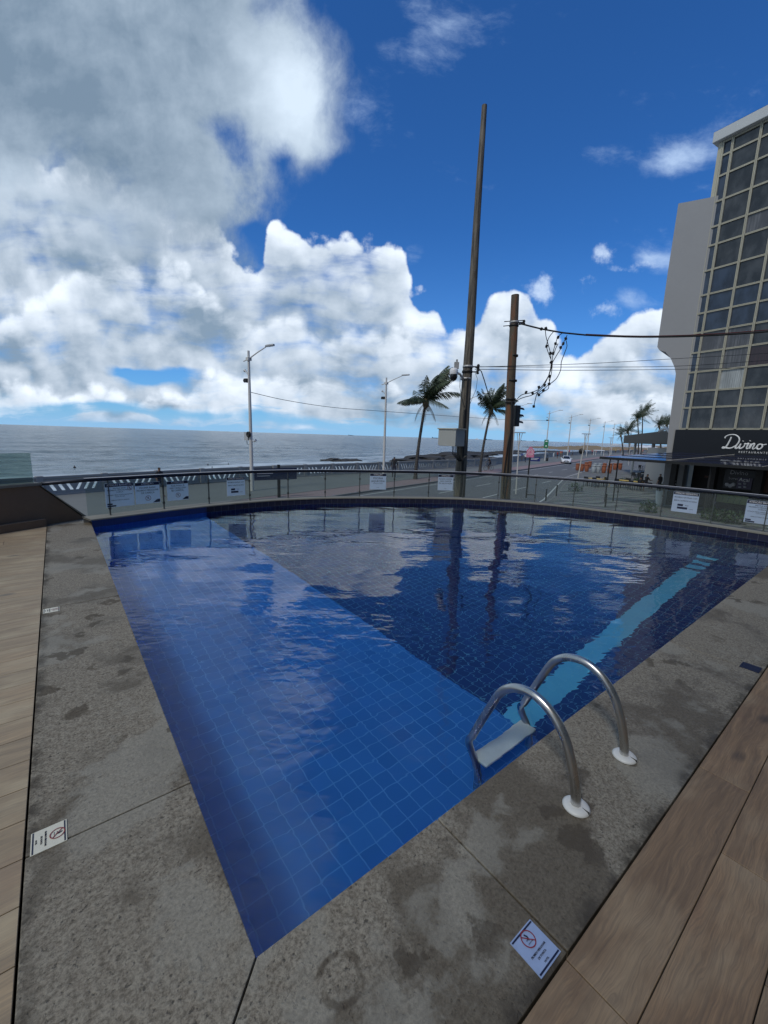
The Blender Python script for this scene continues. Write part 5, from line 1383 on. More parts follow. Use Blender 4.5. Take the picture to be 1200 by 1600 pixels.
# ------------------------------------------------------------------ people
def person_mesh(pose, name='person'):
    """one skinned body; joints in metres, figure 1.72 m tall, facing -Y"""
    J = {}; E_ = []
    def j(n_, p, r_, par=None): J[n_] = (len(J), Vector(p), r_); (E_.append((J[par][0], J[n_][0])) if par else None)
    walk = pose == 'walk'
    if pose in ('stand', 'walk'):
        j('pel', (0, 0, .93), (.145, .105)); j('wai', (0, 0, 1.08), (.125, .09), 'pel'); j('che', (0, -.01, 1.27), (.155, .105), 'wai'); j('nk0', (0, 0, 1.42), (.075, .06), 'che'); j('nk', (0, -.01, 1.48), (.052, .052), 'nk0')
        j('hd', (0, -.02, 1.58), (.078, .09), 'nk'); j('hd2', (0, -.015, 1.67), (.070, .08), 'hd')
        for s_, n_ in ((1, 'l'), (-1, 'r')):
            f_ = s_*(.18 if walk else .02)
            j('hip'+n_, (.09*s_, 0, .88), (.085, .085), 'pel'); j('kn'+n_, (.10*s_, -.5*f_-.02, .49), (.06, .06), 'hip'+n_); j('an'+n_, (.10*s_, -f_+(.06 if walk else 0), .09), (.038, .038), 'kn'+n_); j('to'+n_, (.11*s_, -f_-.13+(.06 if walk else 0), .035), (.042, .03), 'an'+n_)
            j('sh'+n_, (.18*s_, 0, 1.38), (.058, .055), 'nk0'); j('el'+n_, (.24*s_, .5*f_+.02, 1.12), (.042, .042), 'sh'+n_); j('wr'+n_, (.25*s_, f_*.9-.06, .88), (.028, .028), 'el'+n_); j('ha'+n_, (.25*s_, f_*.95-.08, .80), (.034, .022), 'wr'+n_)
    elif pose == 'sit':
        j('pel', (0, 0, .50), (.15, .12)); j('wai', (0, .02, .66), (.125, .1), 'pel'); j('che', (0, 0, .86), (.155, .105), 'wai'); j('nk0', (0, -.02, 1.01), (.075, .06), 'che'); j('nk', (0, -.04, 1.07), (.052, .052), 'nk0'); j('hd', (0, -.06, 1.17), (.078, .09), 'nk'); j('hd2', (0, -.055, 1.26), (.07, .08), 'hd')
        for s_, n_ in ((1, 'l'), (-1, 'r')):
            j('hip'+n_, (.09*s_, -.05, .49), (.088, .088), 'pel'); j('kn'+n_, (.12*s_, -.46, .50), (.065, .065), 'hip'+n_); j('an'+n_, (.12*s_, -.46, .09), (.04, .04), 'kn'+n_); j('to'+n_, (.12*s_, -.60, .035), (.04, .03), 'an'+n_)
            j('sh'+n_, (.18*s_, -.01, .97), (.058, .055), 'nk0'); j('el'+n_, (.23*s_, -.14, .74), (.042, .042), 'sh'+n_); j('wr'+n_, (.16*s_, -.38, .76), (.028, .028), 'el'+n_); j('ha'+n_, (.14*s_, -.45, .76), (.034, .022), 'wr'+n_)
    elif pose == 'cycle':
        j('pel', (0, .28, .98), (.14, .12)); j('wai', (0, .22, 1.12), (.12, .1), 'pel'); j('che', (0, .12, 1.30), (.15, .105), 'wai'); j('nk0', (0, .04, 1.43), (.075, .06), 'che'); j('nk', (0, .0, 1.49), (.052, .052), 'nk0'); j('hd', (0, -.03, 1.59), (.078, .09), 'nk'); j('hd2', (0, -.025, 1.68), (.07, .08), 'hd')
        for s_, n_ in ((1, 'l'), (-1, 'r')):
            ky = (-.10, .78) if s_ > 0 else (-.02, .62); fy = (.05, .42) if s_ > 0 else (.12, .14)
            j('hip'+n_, (.09*s_, .25, .94), (.085, .085), 'pel'); j('kn'+n_, (.10*s_, ky[0], ky[1]), (.062, .062), 'hip'+n_); j('an'+n_, (.10*s_, fy[0]+.02, fy[1]), (.04, .04), 'kn'+n_); j('to'+n_, (.10*s_, fy[0]-.12, fy[1]-.05), (.04, .03), 'an'+n_)
            j('sh'+n_, (.18*s_, .05, 1.39), (.056, .054), 'nk0'); j('el'+n_, (.25*s_, -.10, 1.20), (.04, .04), 'sh'+n_); j('wr'+n_, (.24*s_, -.30, 1.10), (.028, .028), 'el'+n_); j('ha'+n_, (.24*s_, -.38, 1.09), (.034, .024), 'wr'+n_)
    me = bpy.data.meshes.new('sk'); me.from_pydata([v_[1] for v_ in J.values()], E_, [])
    ob = bpy.data.objects.new('sk', me); COL.objects.link(ob)
    sk = ob.modifiers.new('s', 'SKIN'); sk.use_smooth_shade = True
    for i, v_ in enumerate(J.values()): me.skin_vertices[0].data[i].radius = v_[2]
    me.skin_vertices[0].data[0].use_root = True
    sb = ob.modifiers.new('b', 'SUBSURF'); sb.levels = 1; sb.render_levels = 1
    bpy.context.view_layer.update(); dg = bpy.context.evaluated_depsgraph_get()
    res = bpy.data.meshes.new_from_object(ob.evaluated_get(dg)); res.name = name
    bpy.data.objects.remove(ob)
    return res
POSES = {k: person_mesh(k) for k in ('stand', 'walk', 'sit', 'cycle')}
def person(pos, pose, top, bottom, label, rz=0, sc=1.0, hair='hair', grp=None, long_trousers=False, sleeves=.25, bare=False):
    me = POSES[pose].copy(); me.materials.clear()
    for m_ in ('skin', top, bottom, 'hair'): me.materials.append(MATS[m_])
    hz = {'stand': 0, 'walk': 0, 'sit': -.41, 'cycle': .0}[pose]
    for p in me.polygons:
        c_ = p.center; z = c_.z-hz
        mi = 0
        if pose in ('stand', 'walk'):
            if z > 1.60 or (z > 1.54 and c_.y > .01): mi = 3
            elif 1.02 < z < 1.46 and not (abs(c_.x) > .215 and z < 1.42-sleeves): mi = 1
            elif (.05 if long_trousers else .50) < z <= 1.02 and abs(c_.x) < .21: mi = 2
        else:
            if z > 1.60+(.0 if pose == 'sit' else .01): mi = 3
            elif (1.02 < z < 1.47) and c_.y > -.2 and abs(c_.x) < .24: mi = 1
            elif c_.z > (.36 if pose == 'sit' else .55) and z <= 1.06 and abs(c_.x) < .2: mi = 2
        if bare and mi == 1: mi = 0
        p.material_index = mi
        p.use_smooth = True
    o = bpy.data.objects.new('person', me); COL.objects.link(o); o.location = pos; o.rotation_euler.z = rz; o.scale = (sc,)*3
    tag(o, label, 'person', grp); return o
def ppx(bx, by, pose, top, bottom, label, **kw):
    p = onz(bx, by, kw.pop('z', GZ)); return person((p.x, p.y, p.z), pose, top, bottom, label, **kw)
q = aty(248, 728, 24.6); person((q.x, q.y, GZ), 'walk', 'shirt_black', 'shorts_dark', 'man in a dark shirt, only head and shoulders showing above the handrail', rz=R(60), sc=(q.z-GZ)/1.745)
q = aty(616.5, 712.5, 41); person((q.x, q.y, GZ), 'stand', 'shirt_black', 'shorts_dark', 'person in black clothes standing by the sea wall right of the second lamp', rz=R(185), sc=(q.z-GZ)/1.745, long_trousers=True, sleeves=.6)
ppx(814.5, 720.5, 'stand', 'shirt_blue', 'shorts_khaki', 'person in blue shirt in the pair by the wall behind the pink sign', rz=2.6)
ppx(820.5, 722.5, 'walk', 'shirt_white', 'shorts_dark', 'person in pale top and black trousers between the pink sign and the sea wall', rz=-1, long_trousers=True)
ppx(870.5, 716.5, 'stand', 'shirt_red', 'shorts_dark', 'person in red top and dark shorts left of the white car', rz=.5)
ppx(875.5, 714, 'walk', 'shirt_orange', 'shorts_khaki', 'person in orange top behind the front of the white car', rz=-.5)
ppx(878, 713, 'stand', 'shirt_red', 'shorts_khaki', 'smaller person in red just behind the white car', rz=.9, sc=.96)
ppx(889, 711, 'stand', 'shirt_red', 'shorts_dark', 'person in dark red behind the roof of the white car', rz=2)
ppx(894, 713, 'walk', 'shirt_grey', 'shorts_dark', 'person in grey just right of the white car roof', rz=1)
ppx(916.5, 713, 'walk', 'shirt_blue', 'shorts_dark', 'person in all blue walking right of the round black sign', rz=.3)
far_ = [(925, 710.5, 'shirt_pink', 'in pink, left of a pair'), (931, 710.5, 'shirt_red', 'in red, right of a pair'), (943, 711, 'shirt_black', 'in black beside the lamp post'), (950.5, 711, 'shirt_grey', 'in grey pushing along'), (958, 707.5, 'shirt_yellow', 'in yellow, first of a row'),
        (961.5, 708, 'shirt_yellow', 'in mustard, second of a row'), (965, 707, 'shirt_white', 'in white behind the row'), (969, 707.5, 'shirt_orange', 'in orange by the lamp'), (973, 708, 'shirt_blue', 'in blue by the lamp'), (977, 707, 'shirt_pink', 'in pale pink further right'),
        (981, 708, 'shirt_black', 'in black under the palm'), (985, 707, 'shirt_white', 'in white under the palm'), (990, 708, 'shirt_red', 'in red before the white tents'), (994, 707, 'shirt_blue', 'in dark blue before the tents'), (998, 708.5, 'shirt_grey', 'in grey before the tents'), (907, 711.5, 'shirt_red', 'in red, half hidden by the round sign post'),
        (1004, 708.5, 'shirt_pink', 'in pink at the last tent'), (1011, 709, 'shirt_black', 'in black at the last tent'), (954, 706.5, 'shirt_red', 'in red far behind the first of the row')]
for i, (x, y, cl, tx) in enumerate(far_):
    ppx(x, y, ['stand', 'walk'][i % 2], cl, ['shorts_dark', 'shorts_khaki', 'shorts_dark'][i % 3], 'far tiny beachgoer '+tx, rz=i*1.7, grp='beachgoers far along the promenade')
# cyclist and bicycle
q = onz(763, 735.5, GZ-.01); cyc_rz = R(-60)
person((q.x, q.y, q.z), 'cycle', 'shirt_black', 'shorts_dark', 'dark clothed cyclist riding past the leaning palm trunk', rz=cyc_rz-R(0), bare=False)
bk = empty('bicycle', tuple(q), 'dark bicycle under the rider near the sea wall', 'bicycle', rz=cyc_rz)
for y in (-.50, .55):
    wh = MB(); n = 24
    wh.loft([[(math.cos(b_)*.016, y+(.325+.016*math.sin(b_))*math.cos(a_), .34+(.325+.016*math.sin(b_))*math.sin(a_)) for b_ in [2*math.pi*k/6 for k in range(6)]] for a_ in [2*math.pi*i/n for i in range(n+1)]], cap=False); w_ = wh.build('wheel', 'tyre', bk)
    mb = MB(); [mb.tube([(0, y, .34), (0, y+.31*math.cos(a_), .34+.31*math.sin(a_))], .004, 4) for a_ in [i*math.pi/5 for i in range(10)]]; mb.build('spokes', 'rim', w_)
mb = MB(); [mb.tube(t_, .018, 6) for t_ in ([(0, .55, .34), (0, .08, .30), (0, .28, .82)], [(0, .55, .34), (0, .26, .76)], [(0, .08, .30), (0, -.36, .78)], [(0, .24, .74), (0, -.34, .84)], [(0, -.50, .34), (0, -.36, .78), (0, -.33, 1.0)])]; mb.build('frame', 'iron_dark', bk)
mb = MB(); mb.tube([(-.26, -.36, 1.08), (-.1, -.33, 1.0), (.1, -.33, 1.0), (.26, -.36, 1.08)], .014, 6); mb.build('handlebar', 'iron_dark', bk)
mb = MB(); mb.box((-.06, .18, .83), (.06, .42, .88)); mb.build('saddle', 'tyre', bk, bevel=.015)
# swimmers: heads and shoulders in the water
for i, (x, y, tx) in enumerate([(117, 733.5, 'dark surfer sitting low in the water at the far left'), (325, 729.5, 'swimmer low in the water left of the tall street lamp'), (331.5, 734.5, 'swimmer nearest the handrail left of the tall street lamp'), (357, 728.5, 'small swimmer head just left of the tall street lamp')]):
    p = onz(x, y, SZ)
    person((p.x, p.y, SZ-.95), 'stand', 'wetsuit', 'wetsuit', tx, rz=i, sc=1.0, sleeves=1)

# ------------------------------------------------------------------ white car
def car(pos, rz, label):
    c_ = empty('parked_car', pos, label, 'car', rz=rz)
    # x forward; body sections along x: (x, half width bottom, half width shoulder, z bottom, z shoulder)
    secs = [(-2.02, .70, .72, .42, .86), (-1.95, .80, .82, .28, .98), (-1.5, .84, .86, .24, 1.0), (-.6, .85, .87, .22, .98), (.4, .85, .87, .22, .96), (1.05, .84, .86, .23, .94), (1.6, .82, .82, .25, .84), (1.92, .74, .74, .28, .70), (2.02, .62, .64, .38, .60)]
    mb = MB(); mb.loft([[(x, -wb, zb), (x, -wb-.02, (zb+zs)/2), (x, -ws, zs-.06), (x, -ws+.10, zs), (x, ws-.10, zs), (x, ws, zs-.06), (x, wb+.02, (zb+zs)/2), (x, wb, zb)] for x, wb, ws, zb, zs in secs]); mb.build('body', 'car_white', c_)
    cab = [(-1.88, .66, .95, .96), (-1.62, .62, .96, 1.36), (-1.1, .60, .97, 1.46), (-.3, .60, .96, 1.49), (.25, .58, .95, 1.44), (1.0, .68, .93, .96)]
    mb = MB(); mb.loft([[(x, -wt-.10 if zt > 1.1 else -wt, zb), (x, -wt, zt-.05), (x, -wt+.08, zt), (x, wt-.08, zt), (x, wt, zt-.05), (x, wt+.10 if zt > 1.1 else wt, zb)] for x, wt, zb, zt in cab]); mb.build('cabin', 'car_white', c_)
    mb = MB(); mb.add([(1.02, -.62, .955), (1.02, .62, .955), (.32, .50, 1.41), (.32, -.50, 1.41)], [(0, 1, 2, 3)]); mb.xf(Matrix.Translation((.03, 0, .025))); mb.build('windscreen', 'car_glass', c_)
    mb = MB(); mb.add([(-1.90, -.60, 1.0), (-1.90, .60, 1.0), (-1.66, .50, 1.33), (-1.66, -.50, 1.33)], [(3, 2, 1, 0)]); mb.xf(Matrix.Translation((-.03, 0, .01))); mb.build('rear_window', 'car_glass', c_)
    for s_ in (-1, 1):
        for x0, x1, t0, t1 in ((-1.55, -.62, -1.45, -.62), (-.54, .80, -.54, .22)):
            mb = MB(); mb.add([(x0, s_*.745, 1.0), (x1, s_*.745, .985), (t1, s_*.63, 1.385), (t0, s_*.63, 1.385)], [(0, 1, 2, 3) if s_ < 0 else (3, 2, 1, 0)]); mb.build('side_window', 'car_glass', c_)
        for x in (-1.28, 1.28):
            mb = MB(); mb.lathe([(.02, -.11), (.26, -.11), (.32, -.08), (.32, .08), (.26, .11), (.02, .11)], 22); mb.xf(Matrix.Translation((x, s_*.78, .32)) @ Matrix.Rotation(R(90), 4, 'X')); wh = mb.build('wheel', 'tyre', c_)
            mb = MB(); mb.lathe([(.02, 0), (.20, 0), (.21, .01)], 16); mb.xf(Matrix.Translation((x, s_*.78+s_*.112, .32)) @ Matrix.Rotation(R(90)*(-s_), 4, 'X')); mb.build('rim', 'rim', wh)
        mb = MB(); mb.loft([[(1.74, s_*.62, .64), (1.74, s_*.80, .66), (1.70, s_*.80, .80), (1.72, s_*.60, .78)], [(1.99, s_*.40, .60), (1.96, s_*.66, .60), (1.88, s_*.68, .72), (1.93, s_*.42, .70)]], smooth=False); mb.build('headlight', 'lamp_lens', c_)
        mb = MB(); mb.box((-2.03, s_*.70-.1, .80), (-1.90, s_*.70+.1, 1.0)); mb.build('tail_light', 'tail_red', c_)
        mb = MB(); mb.box((.62, s_*.92-.09, .98), (.78, s_*.92+.09, 1.12)); mb.build('wing_mirror', 'car_white', c_, bevel=.03)
    mb = MB(); mb.box((1.97, -.44, .42), (2.035, .44, .56)); mb.box((1.96, -.30, .60), (2.03, .30, .66)); mb.build('grille', 'black_gloss', c_)
    mb = MB(); mb.box((2.036, -.2, .44), (2.045, .2, .55)); mb.build('number_plate', 'sign_white', c_)
    return c_
q = (onz(872, 724, GZ-.12)+onz(896, 724.5, GZ-.12))/2
car((q.x, q.y, GZ-.12), R(-112), 'white hatchback car driving toward the viewer on the coast road')

# ------------------------------------------------------------------ street signs
q = onz(822, 778, GZ); tp = aty(828, 698, q.y); tb = aty(828, 714.5, q.y)
sg = empty('street_sign', tuple(q), 'pink house-shaped sign with a white emblem on a dark post', 'sign', rz=R(-12))
h0 = tb.z-GZ; h1 = tp.z-GZ; wd = .50
mb = MB(); mb.tube([(0, 0, 0), (0, 0, h0+.1)], .05, 8); mb.box((-.05, -.03, .22), (.62, .03, .28)); mb.box((.56, -.03, 0), (.62, .03, .28)); mb.build('post', 'iron_dark', sg)
mb = MB(); pr = [(-wd*.5, h0), (wd*.5, h0), (wd*.5, h0+(h1-h0)*.66), (wd*.28, h0+(h1-h0)*.82), (wd*.16, h1), (-wd*.16, h1), (-wd*.28, h0+(h1-h0)*.82), (-wd*.5, h0+(h1-h0)*.66)]
flat(mb, pr, -.07, -.03); mb.build('sign_board', 'sign_pink', sg)
mb = MB(); T = Matrix.Translation((0, -.074, h0+(h1-h0)*.5)) @ Matrix.Rotation(R(90), 4, 'X')
n = 16
for sc_, w_ in ((.17, .03), (.10, .02)):
    pts = [T @ Vector((sc_*math.sin(a_)*(1-.35*math.cos(a_)), sc_*1.25*math.cos(a_), 0)) for a_ in [2*math.pi*i/n for i in range(n+1)]]; mb.tube(pts, w_*.5, 4)
mb.build('emblem', 'letter_white', sg)
q2 = onz(824, 776, GZ); 
q = onz(832, 770, GZ); tt = aty(836, 714, q.y+1); 
sb_ = empty('street_name_sign', (tt.x, tt.y, GZ), 'small blue name board beside the pink sign', 'sign', rz=R(-12))
hh = tt.z-GZ
mb = MB(); mb.box((-.38, -.02, hh-.34), (.40, .02, hh)); bb_ = mb.build('name_board', 'sign_blue', sb_); mb = MB(); [mb.box((-.30, -.024, hh-.12-k*.1), (.30-.1*k, -.021, hh-.09-k*.1)) for k in range(2)]; mb.build('white_line', 'letter_white', bb_)
mb = MB(); mb.tube([(-.36, 0.04, 0), (-.36, .04, hh)], .03, 8); mb.build('post', 'iron_dark', sb_)
q = onz(909, 760, GZ); dct = aty(909, 705, 44); rd = empty('round_sign', (dct.x, dct.y, GZ), 'round black sign disc seen from behind on a thin post', 'sign', rz=R(-30))
mb = MB(); mb.lathe([(.01, -.01), (.29, -.01), (.29, .01), (.01, .01)], 28); mb.xf(Matrix.Translation((0, -.06, dct.z-GZ)) @ Matrix.Rotation(R(90), 4, 'X')); mb.build('disc', 'traffic_black', rd)
mb = MB(); mb.tube([(0, 0, 0), (0, 0, dct.z-GZ+.2)], .03, 8); mb.build('post', 'galv', rd)
# navy board on a dark post by the promenade at left
q = onz(436, 777, GZ); nb_ = empty('notice_board', tuple(q), 'long navy board on a square dark post behind the railing, right of the left lamp', 'sign', rz=R(35))
t0 = aty(436, 726, q.y).z-GZ; z1_ = aty(430, 731, q.y).z-GZ; z0_ = aty(430, 749, q.y).z-GZ
mb = MB(); mb.box((-.075, -.075, 0), (.075, .075, t0)); mb.build('post', 'iron_dark', nb_)
mb = MB(); mb.box((-1.55, -.11, z0_), (1.15, -.08, z1_)); mb.build('board', 'board_navy', nb_)
mb = MB(); [mb.box((-1.4, -.114, z1_-.2-k*.14), (-.2-.2*k, -.111, z1_-.16-k*.14)) for k in range(3)]; mb.build('white_line', 'letter_grey', nb_)
# litter bin at the green sign's lamp post
q = onz(854.5, 720.5, GZ); lb = empty('litter_bin', tuple(q), 'dark litter bin at the foot of the lamp with the green sign', 'bin')
mb = MB(); mb.lathe([(.20, 0), (.26, .7), (.24, .72)], 14); mb.build('body', 'iron_dark', lb); mb = MB(); mb.tube([(0, 0, .5), (0, 0, 1.25)], .05, 8); mb.build('post', 'iron_dark', lb)
# bollards
for x, y, tx in [(852.5, 783, 'thin dark bollard standing left of the wave-pattern paving'), (945.5, 792, 'thin dark bollard on the wave-pattern paving near the awning post'), (869, 775, 'thin dark bollard right of the first one by the kerb')]:
    p = onz(x, y, GZ); o = MB().lathe([(.05, 0), (.045, .75), (.055, .78), (.03, .84)], 12).build('bollard', 'iron_dark', None, tuple(p)); tag(o, tx, 'bollard')

# ------------------------------------------------------------------ big flower pots
pot = MB(); pot.lathe([(.20, 0), (.26, .10), (.31, .45), (.30, .70), (.27, .80), (.33, .84), (.33, .92), (.28, .92), (.27, .84), (.02, .80)], 24)
pm_ = {k: pot.mesh('flower_pot', k) for k in ('terracotta', 'pot_grey')}
pots = [(902, 735, 0, 'front leftmost, partly behind the lantern post'), (908.7, 736, 0, 'second from the left in the front row'), (915.5, 732, 0, 'standing behind the front row, third from left'), (916.3, 737, 0, 'front row, right under the one behind it'), (921, 730.5, 0, 'at the back, left of the grey pots'),
        (929.5, 734, 1, 'back left of the four grey ones'), (936.7, 734, 1, 'back right of the four grey ones'), (927, 738.5, 1, 'front left of the four grey ones'), (933.8, 738.5, 1, 'front right of the four grey ones'),
        (944, 734, 0, 'back, just right of the grey pots'), (942.8, 739, 0, 'front, just right of the grey pots'), (953, 734.5, 0, 'back, beside the thin lantern post'), (951.8, 739.5, 0, 'front, beside the thin lantern post'), (960.3, 734, 0, 'second from the right end'), (968.5, 734, 0, 'rightmost, by the awning posts')]
for x, y, g_, tx in pots:
    p = onz(x, y, GZ); o = bpy.data.objects.new('flower_pot', pm_['pot_grey' if g_ else 'terracotta']); COL.objects.link(o); o.location = p; o.scale = (.92, .92, 1.08)
    tag(o, ('empty pale grey pot, ' if g_ else 'empty terracotta pot, ')+tx, 'flower pot', 'big pots grouped on the pavement')

# ------------------------------------------------------------------ tables and chairs under the awning
def table(p, mt, label, rz=0, w_=1.2, d_=.8):
    t = empty('table', tuple(p), label, 'table', rz=rz); mb = MB(); mb.box((-w_/2, -d_/2, .70), (w_/2, d_/2, .745)); mb.build('tabletop', mt, t, bevel=.01)
    for sx in (-1, 1):
        for sy in (-1, 1): MB().box((sx*(w_/2-.08)-.025, sy*(d_/2-.08)-.025, 0), (sx*(w_/2-.08)+.025, sy*(d_/2-.08)+.025, .70)).build('leg', 'iron_dark', t)
    return t
chair0 = None
def chair(p, mt, label, rz, grp):
    t = empty('chair', tuple(p), label, 'chair', grp, rz=rz)
    MB().box((-.21, -.21, .43), (.21, .21, .47)).build('seat', mt, t, bevel=.01); MB().box((-.20, .18, .52), (.20, .215, .88)).build('backrest', mt, t, bevel=.01)
    for sx in (-1, 1):
        for sy in (-1, 1): MB().box((sx*.18-.018, sy*.18-.018, 0), (sx*.18+.018, sy*.18+.018, .43 if sy < 0 else .88)).build('leg', mt, t)
    return t
def setat(px, py, mt, cm, lab, n=4, rz=R(-60), w_=1.3):
    p = onz(px, py, GZ); table(p, mt, lab[0], rz, w_)
    for k in range(n):
        s_ = -1 if k % 2 else 1; o_ = (-.32 if k < 2 else .32)
        q = p+Matrix.Rotation(rz, 3, 'Z') @ Vector((o_*w_, s_*.72, 0))
        chair(q, cm, lab[1][k], rz+(0 if s_ > 0 else math.pi), lab[2])
pos4 = ['far side, left end,', 'near side, left end,', 'far side, right end,', 'near side, right end,']
setat(930, 760, 'yellow_paint', 'chair_black', ('yellow table with black chairs left of the awning posts, just over the handrail', ['black chair '+s_+' of the yellow table left of the posts' for s_ in pos4], 'black chairs under the awning'))
setat(982, 764, 'yellow_paint', 'chair_black', ('longer yellow table under the awning where people sit', ['black chair '+s_+' of the longer yellow table' for s_ in pos4], 'black chairs under the awning'), w_=2.0)
setat(1010, 736, 'chair_black', 'chair_black', ('black table with chairs far under the awning edge', ['black chair '+s_+' of the far black table' for s_ in pos4], 'black chairs under the awning'), w_=1.8)
setat(1000, 750, 'poster_pale', 'chair_black', ('pale table between the yellow and the black one', ['black chair '+s_+' of the pale table' for s_ in pos4], 'black chairs under the awning'), w_=1.0)
p = onz(947, 760, GZ); chair(p, 'yellow_paint', 'lone yellow chair right of the left yellow table', R(40), None)
p = onz(998, 768, GZ); person(tuple(p), 'sit', 'shirt_black', 'shorts_dark', 'person in black seated at the long yellow table, left one', rz=R(120))
p = onz(1008, 764, GZ); person(tuple(p), 'sit', 'shirt_black', 'shorts_dark', 'person in black seated under the awning, right one', rz=R(100), sc=1.08)
p = onz(1028, 772, GZ); person(tuple(p), 'stand', 'shirt_black', 'shorts_dark', 'dark dressed person standing by the restaurant pillar', rz=R(200), long_trousers=True)
# tall planter and shrubs by the entrance
def shrub(p, r_, h_, label, n=260, seed=1, planter=None):
    t = empty('shrub' if not planter else 'potted_plant', tuple(p), label, 'plant')
    rnd = random.Random(seed); mb = MB(); z0 = planter or 0
    for k in range(n):
        a_ = rnd.uniform(0, 6.28); rr = r_*math.sqrt(rnd.random()); z = z0+h_*rnd.random()**.8*(1-.4*(rr/r_)**2)
        c_ = Vector((rr*math.cos(a_), rr*math.sin(a_), z)); d_ = Vector((rnd.uniform(-1, 1), rnd.uniform(-1, 1), rnd.uniform(-.2, 1))).normalized()*.10; s_ = d_.cross(Vector((0, 0, 1))).normalized()*.035
        mb.add([c_-d_, c_+s_, c_+d_, c_-s_], [(0, 1, 2, 3)])
    mb.build('foliage', 'shrub_leaf', t)
    if planter: mb = MB(); mb.lathe([(.17, 0), (.28, planter), (.24, planter), (.2, planter-.05)], 20); mb.build('planter', 'plastic_white', t)
    else: mb = MB(); [mb.tube([(0, 0, 0), (rnd.uniform(-.2, .2)*r_*2, rnd.uniform(-.2, .2)*r_*2, h_*.7)], .015, 5) for k in range(5)]; mb.build('stem', 'palm_trunk', t)
    return t
p = onz(1029, 790, GZ); shrub(p, .25, .5, 'tall pale tapered planter with a small plant beside the restaurant pillar', 120, 3, 1.0)
for i, (x, y, r_, tx) in enumerate([(974, 757, .45, 'spiky low plant right of the awning posts'), (996, 757, .45, 'low dark plant behind the seated people'), (899, 768, .6, 'dark shrub behind the glass under the lantern post'), (1112, 812, .55, 'low hedge plant before the restaurant, left of three'), (1128, 815, .55, 'low hedge plant before the restaurant, middle of three'), (1145, 818, .55, 'low hedge plant before the restaurant, right of three'), (1012, 800, .5, 'small shrub on the paving right of the bollard')]):
    shrub(onz(x, y, GZ), r_, .75, tx, 260, 10+i)
# map-like green board and railing at the restaurant edge
q = onz(1140, 800, GZ)
gb = empty('green_board', tuple(q), 'pale green board with dark drawn lines standing before the restaurant', 'sign', rz=BA)
mb = MB(); mb.box((-.8, -.03, .55), (.8, .0, 1.25)); g1 = mb.build('board', 'poster_green', gb)
mb = MB(); [mb.tube([(-.75+.3*k, -.035, 1.2), (-.45+.32*k, -.035, .9+.1*(k % 2)), (-.5+.3*k, -.035, .6)], .008, 4) for k in range(5)]; mb.build('drawn_line', 'sign_ink', g1)
for sx in (-.7, .7): MB().box((sx-.02, 0, 0), (sx+.02, .04, 1.2)).build('leg', 'iron_dark', gb)
# white tents far along the beach
for i, (x, y, tx) in enumerate([(1003, 707, 'white beach tent, left of the two far ones'), (1014, 707.5, 'white beach tent, right of the two far ones')]):
    p = onz(x, y, GZ); t = empty('beach_tent', tuple(p), tx, 'tent', 'white tents far along the beach')
    mb = MB(); mb.loft([[(a_*2.6, b_*2.6, 2.2) for a_, b_ in ((-1, -1), (1, -1), (1, 1), (-1, 1))], [(a_*2.6, b_*2.6, 2.6) for a_, b_ in ((-1, -1), (1, -1), (1, 1), (-1, 1))], [(a_*.2, b_*.2, 3.5) for a_, b_ in ((-1, -1), (1, -1), (1, 1), (-1, 1))]], smooth=False); mb.build('roof', 'ship_white', t)
    for a_, b_ in ((-1, -1), (1, -1), (1, 1), (-1, 1)): MB().box((a_*2.5-.06, b_*2.5-.06, 0), (a_*2.5+.06, b_*2.5+.06, 2.2)).build('leg', 'ship_white', t)
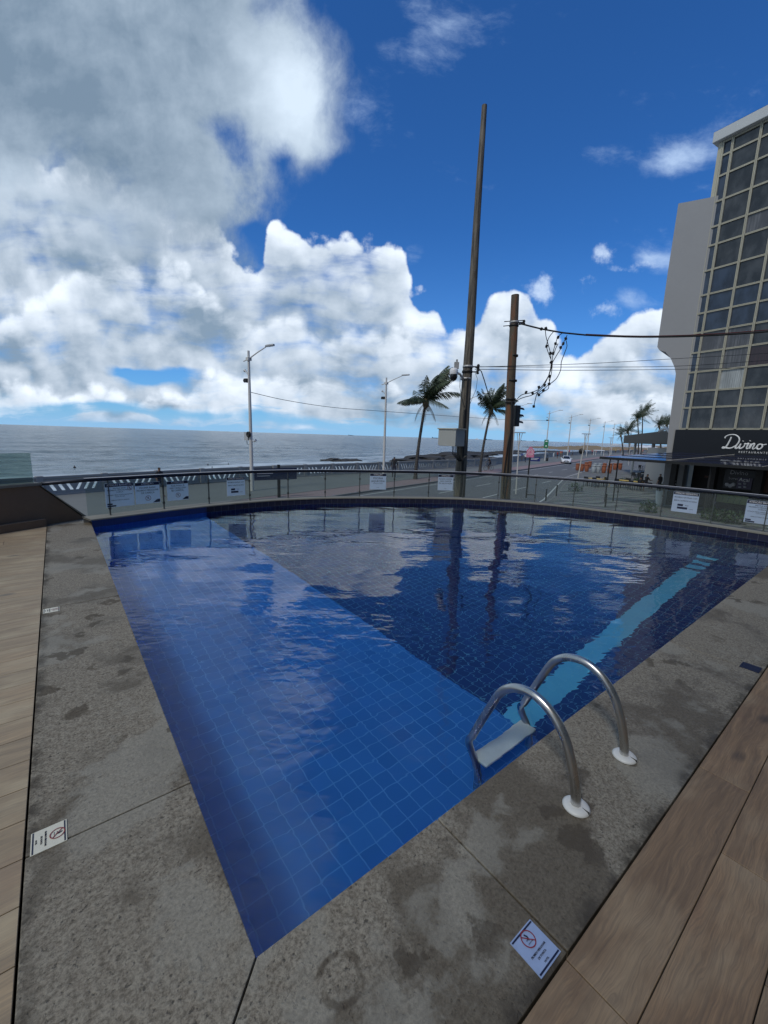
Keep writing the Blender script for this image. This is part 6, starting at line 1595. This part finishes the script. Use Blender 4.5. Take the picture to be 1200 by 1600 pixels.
# stalls and rail by the far lamp
p = onz(935, 711.5, GZ); t = empty('beach_stall', tuple(p), 'small white beach stall frame beside the far lamp post', 'stall'); mb = MB(); mb.box((-1.4, -.8, 1.5), (1.4, .8, 1.75)); mb.build('roof', 'ship_white', t)
for a_, b_ in ((-1, -1), (1, -1), (1, 1), (-1, 1)): MB().box((a_*1.3-.05, b_*.7-.05, 0), (a_*1.3+.05, b_*.7+.05, 1.5)).build('leg', 'ship_white', t)
# ------------------------------------------------------------------ ships
def ship(px, py, Y, L_, label, white=False, name='cargo_ship', rz=0):
    p = aty(px, py, Y); p.z = SZ; s_ = L_
    t = empty(name, tuple(p), label, 'ship', None if white else 'ships far out on the horizon', rz=rz)
    mb = MB(); mb.loft([[(x*s_, -w_*s_, 0), (x*s_, -w_*s_*1.1, h_*s_), (x*s_, w_*s_*1.1, h_*s_), (x*s_, w_*s_, 0)] for x, w_, h_ in ((-.5, .05, .07), (-.3, .07, .06), (.35, .07, .06), (.5, .01, .09))], smooth=False); mb.build('hull', 'ship_hull' if not white else 'ship_white', t)
    mb = MB()
    if white:
        for k in range(4): mb.box(((-.34+.05*k)*s_, -.05*s_, (.06+.035*k)*s_), ((.28-.09*k)*s_, .05*s_, (.092+.035*k)*s_))
        mb.box((-.02*s_, -.02*s_, .19*s_), (.04*s_, .02*s_, .26*s_))
    else: mb.box((-.44*s_, -.05*s_, .06*s_), (-.32*s_, .05*s_, .15*s_)); mb.box((-.40*s_, -.015*s_, .15*s_), (-.38*s_, .015*s_, .20*s_)); mb.box((-.2*s_, -.05*s_, .06*s_), (.3*s_, .05*s_, .08*s_))
    mb.build('superstructure', 'ship_white' if white else 'ship_hull', t); return t
ship(745.5, 687, 5000, 75, 'white passenger ship on the horizon between the wooden poles', True, 'passenger_ship')
ship(962, 693, 1500, 34, 'white ferry on the water right of the farther lamp posts', True, 'ferry')
for x, Y, L_, tx in [(548, 9000, 110, 'tiny dark ship left of the second lamp post'), (680, 7000, 120, 'long dark ship just left of the cabinet'), (764, 7000, 110, 'dark ship just right of the white passenger ship'), (818, 9000, 110, 'tiny dark ship left of the green sign lamp'), (836, 9000, 90, 'tiny dark ship touching the green sign lamp')]:
    ship(x, 688, Y, L_, tx)
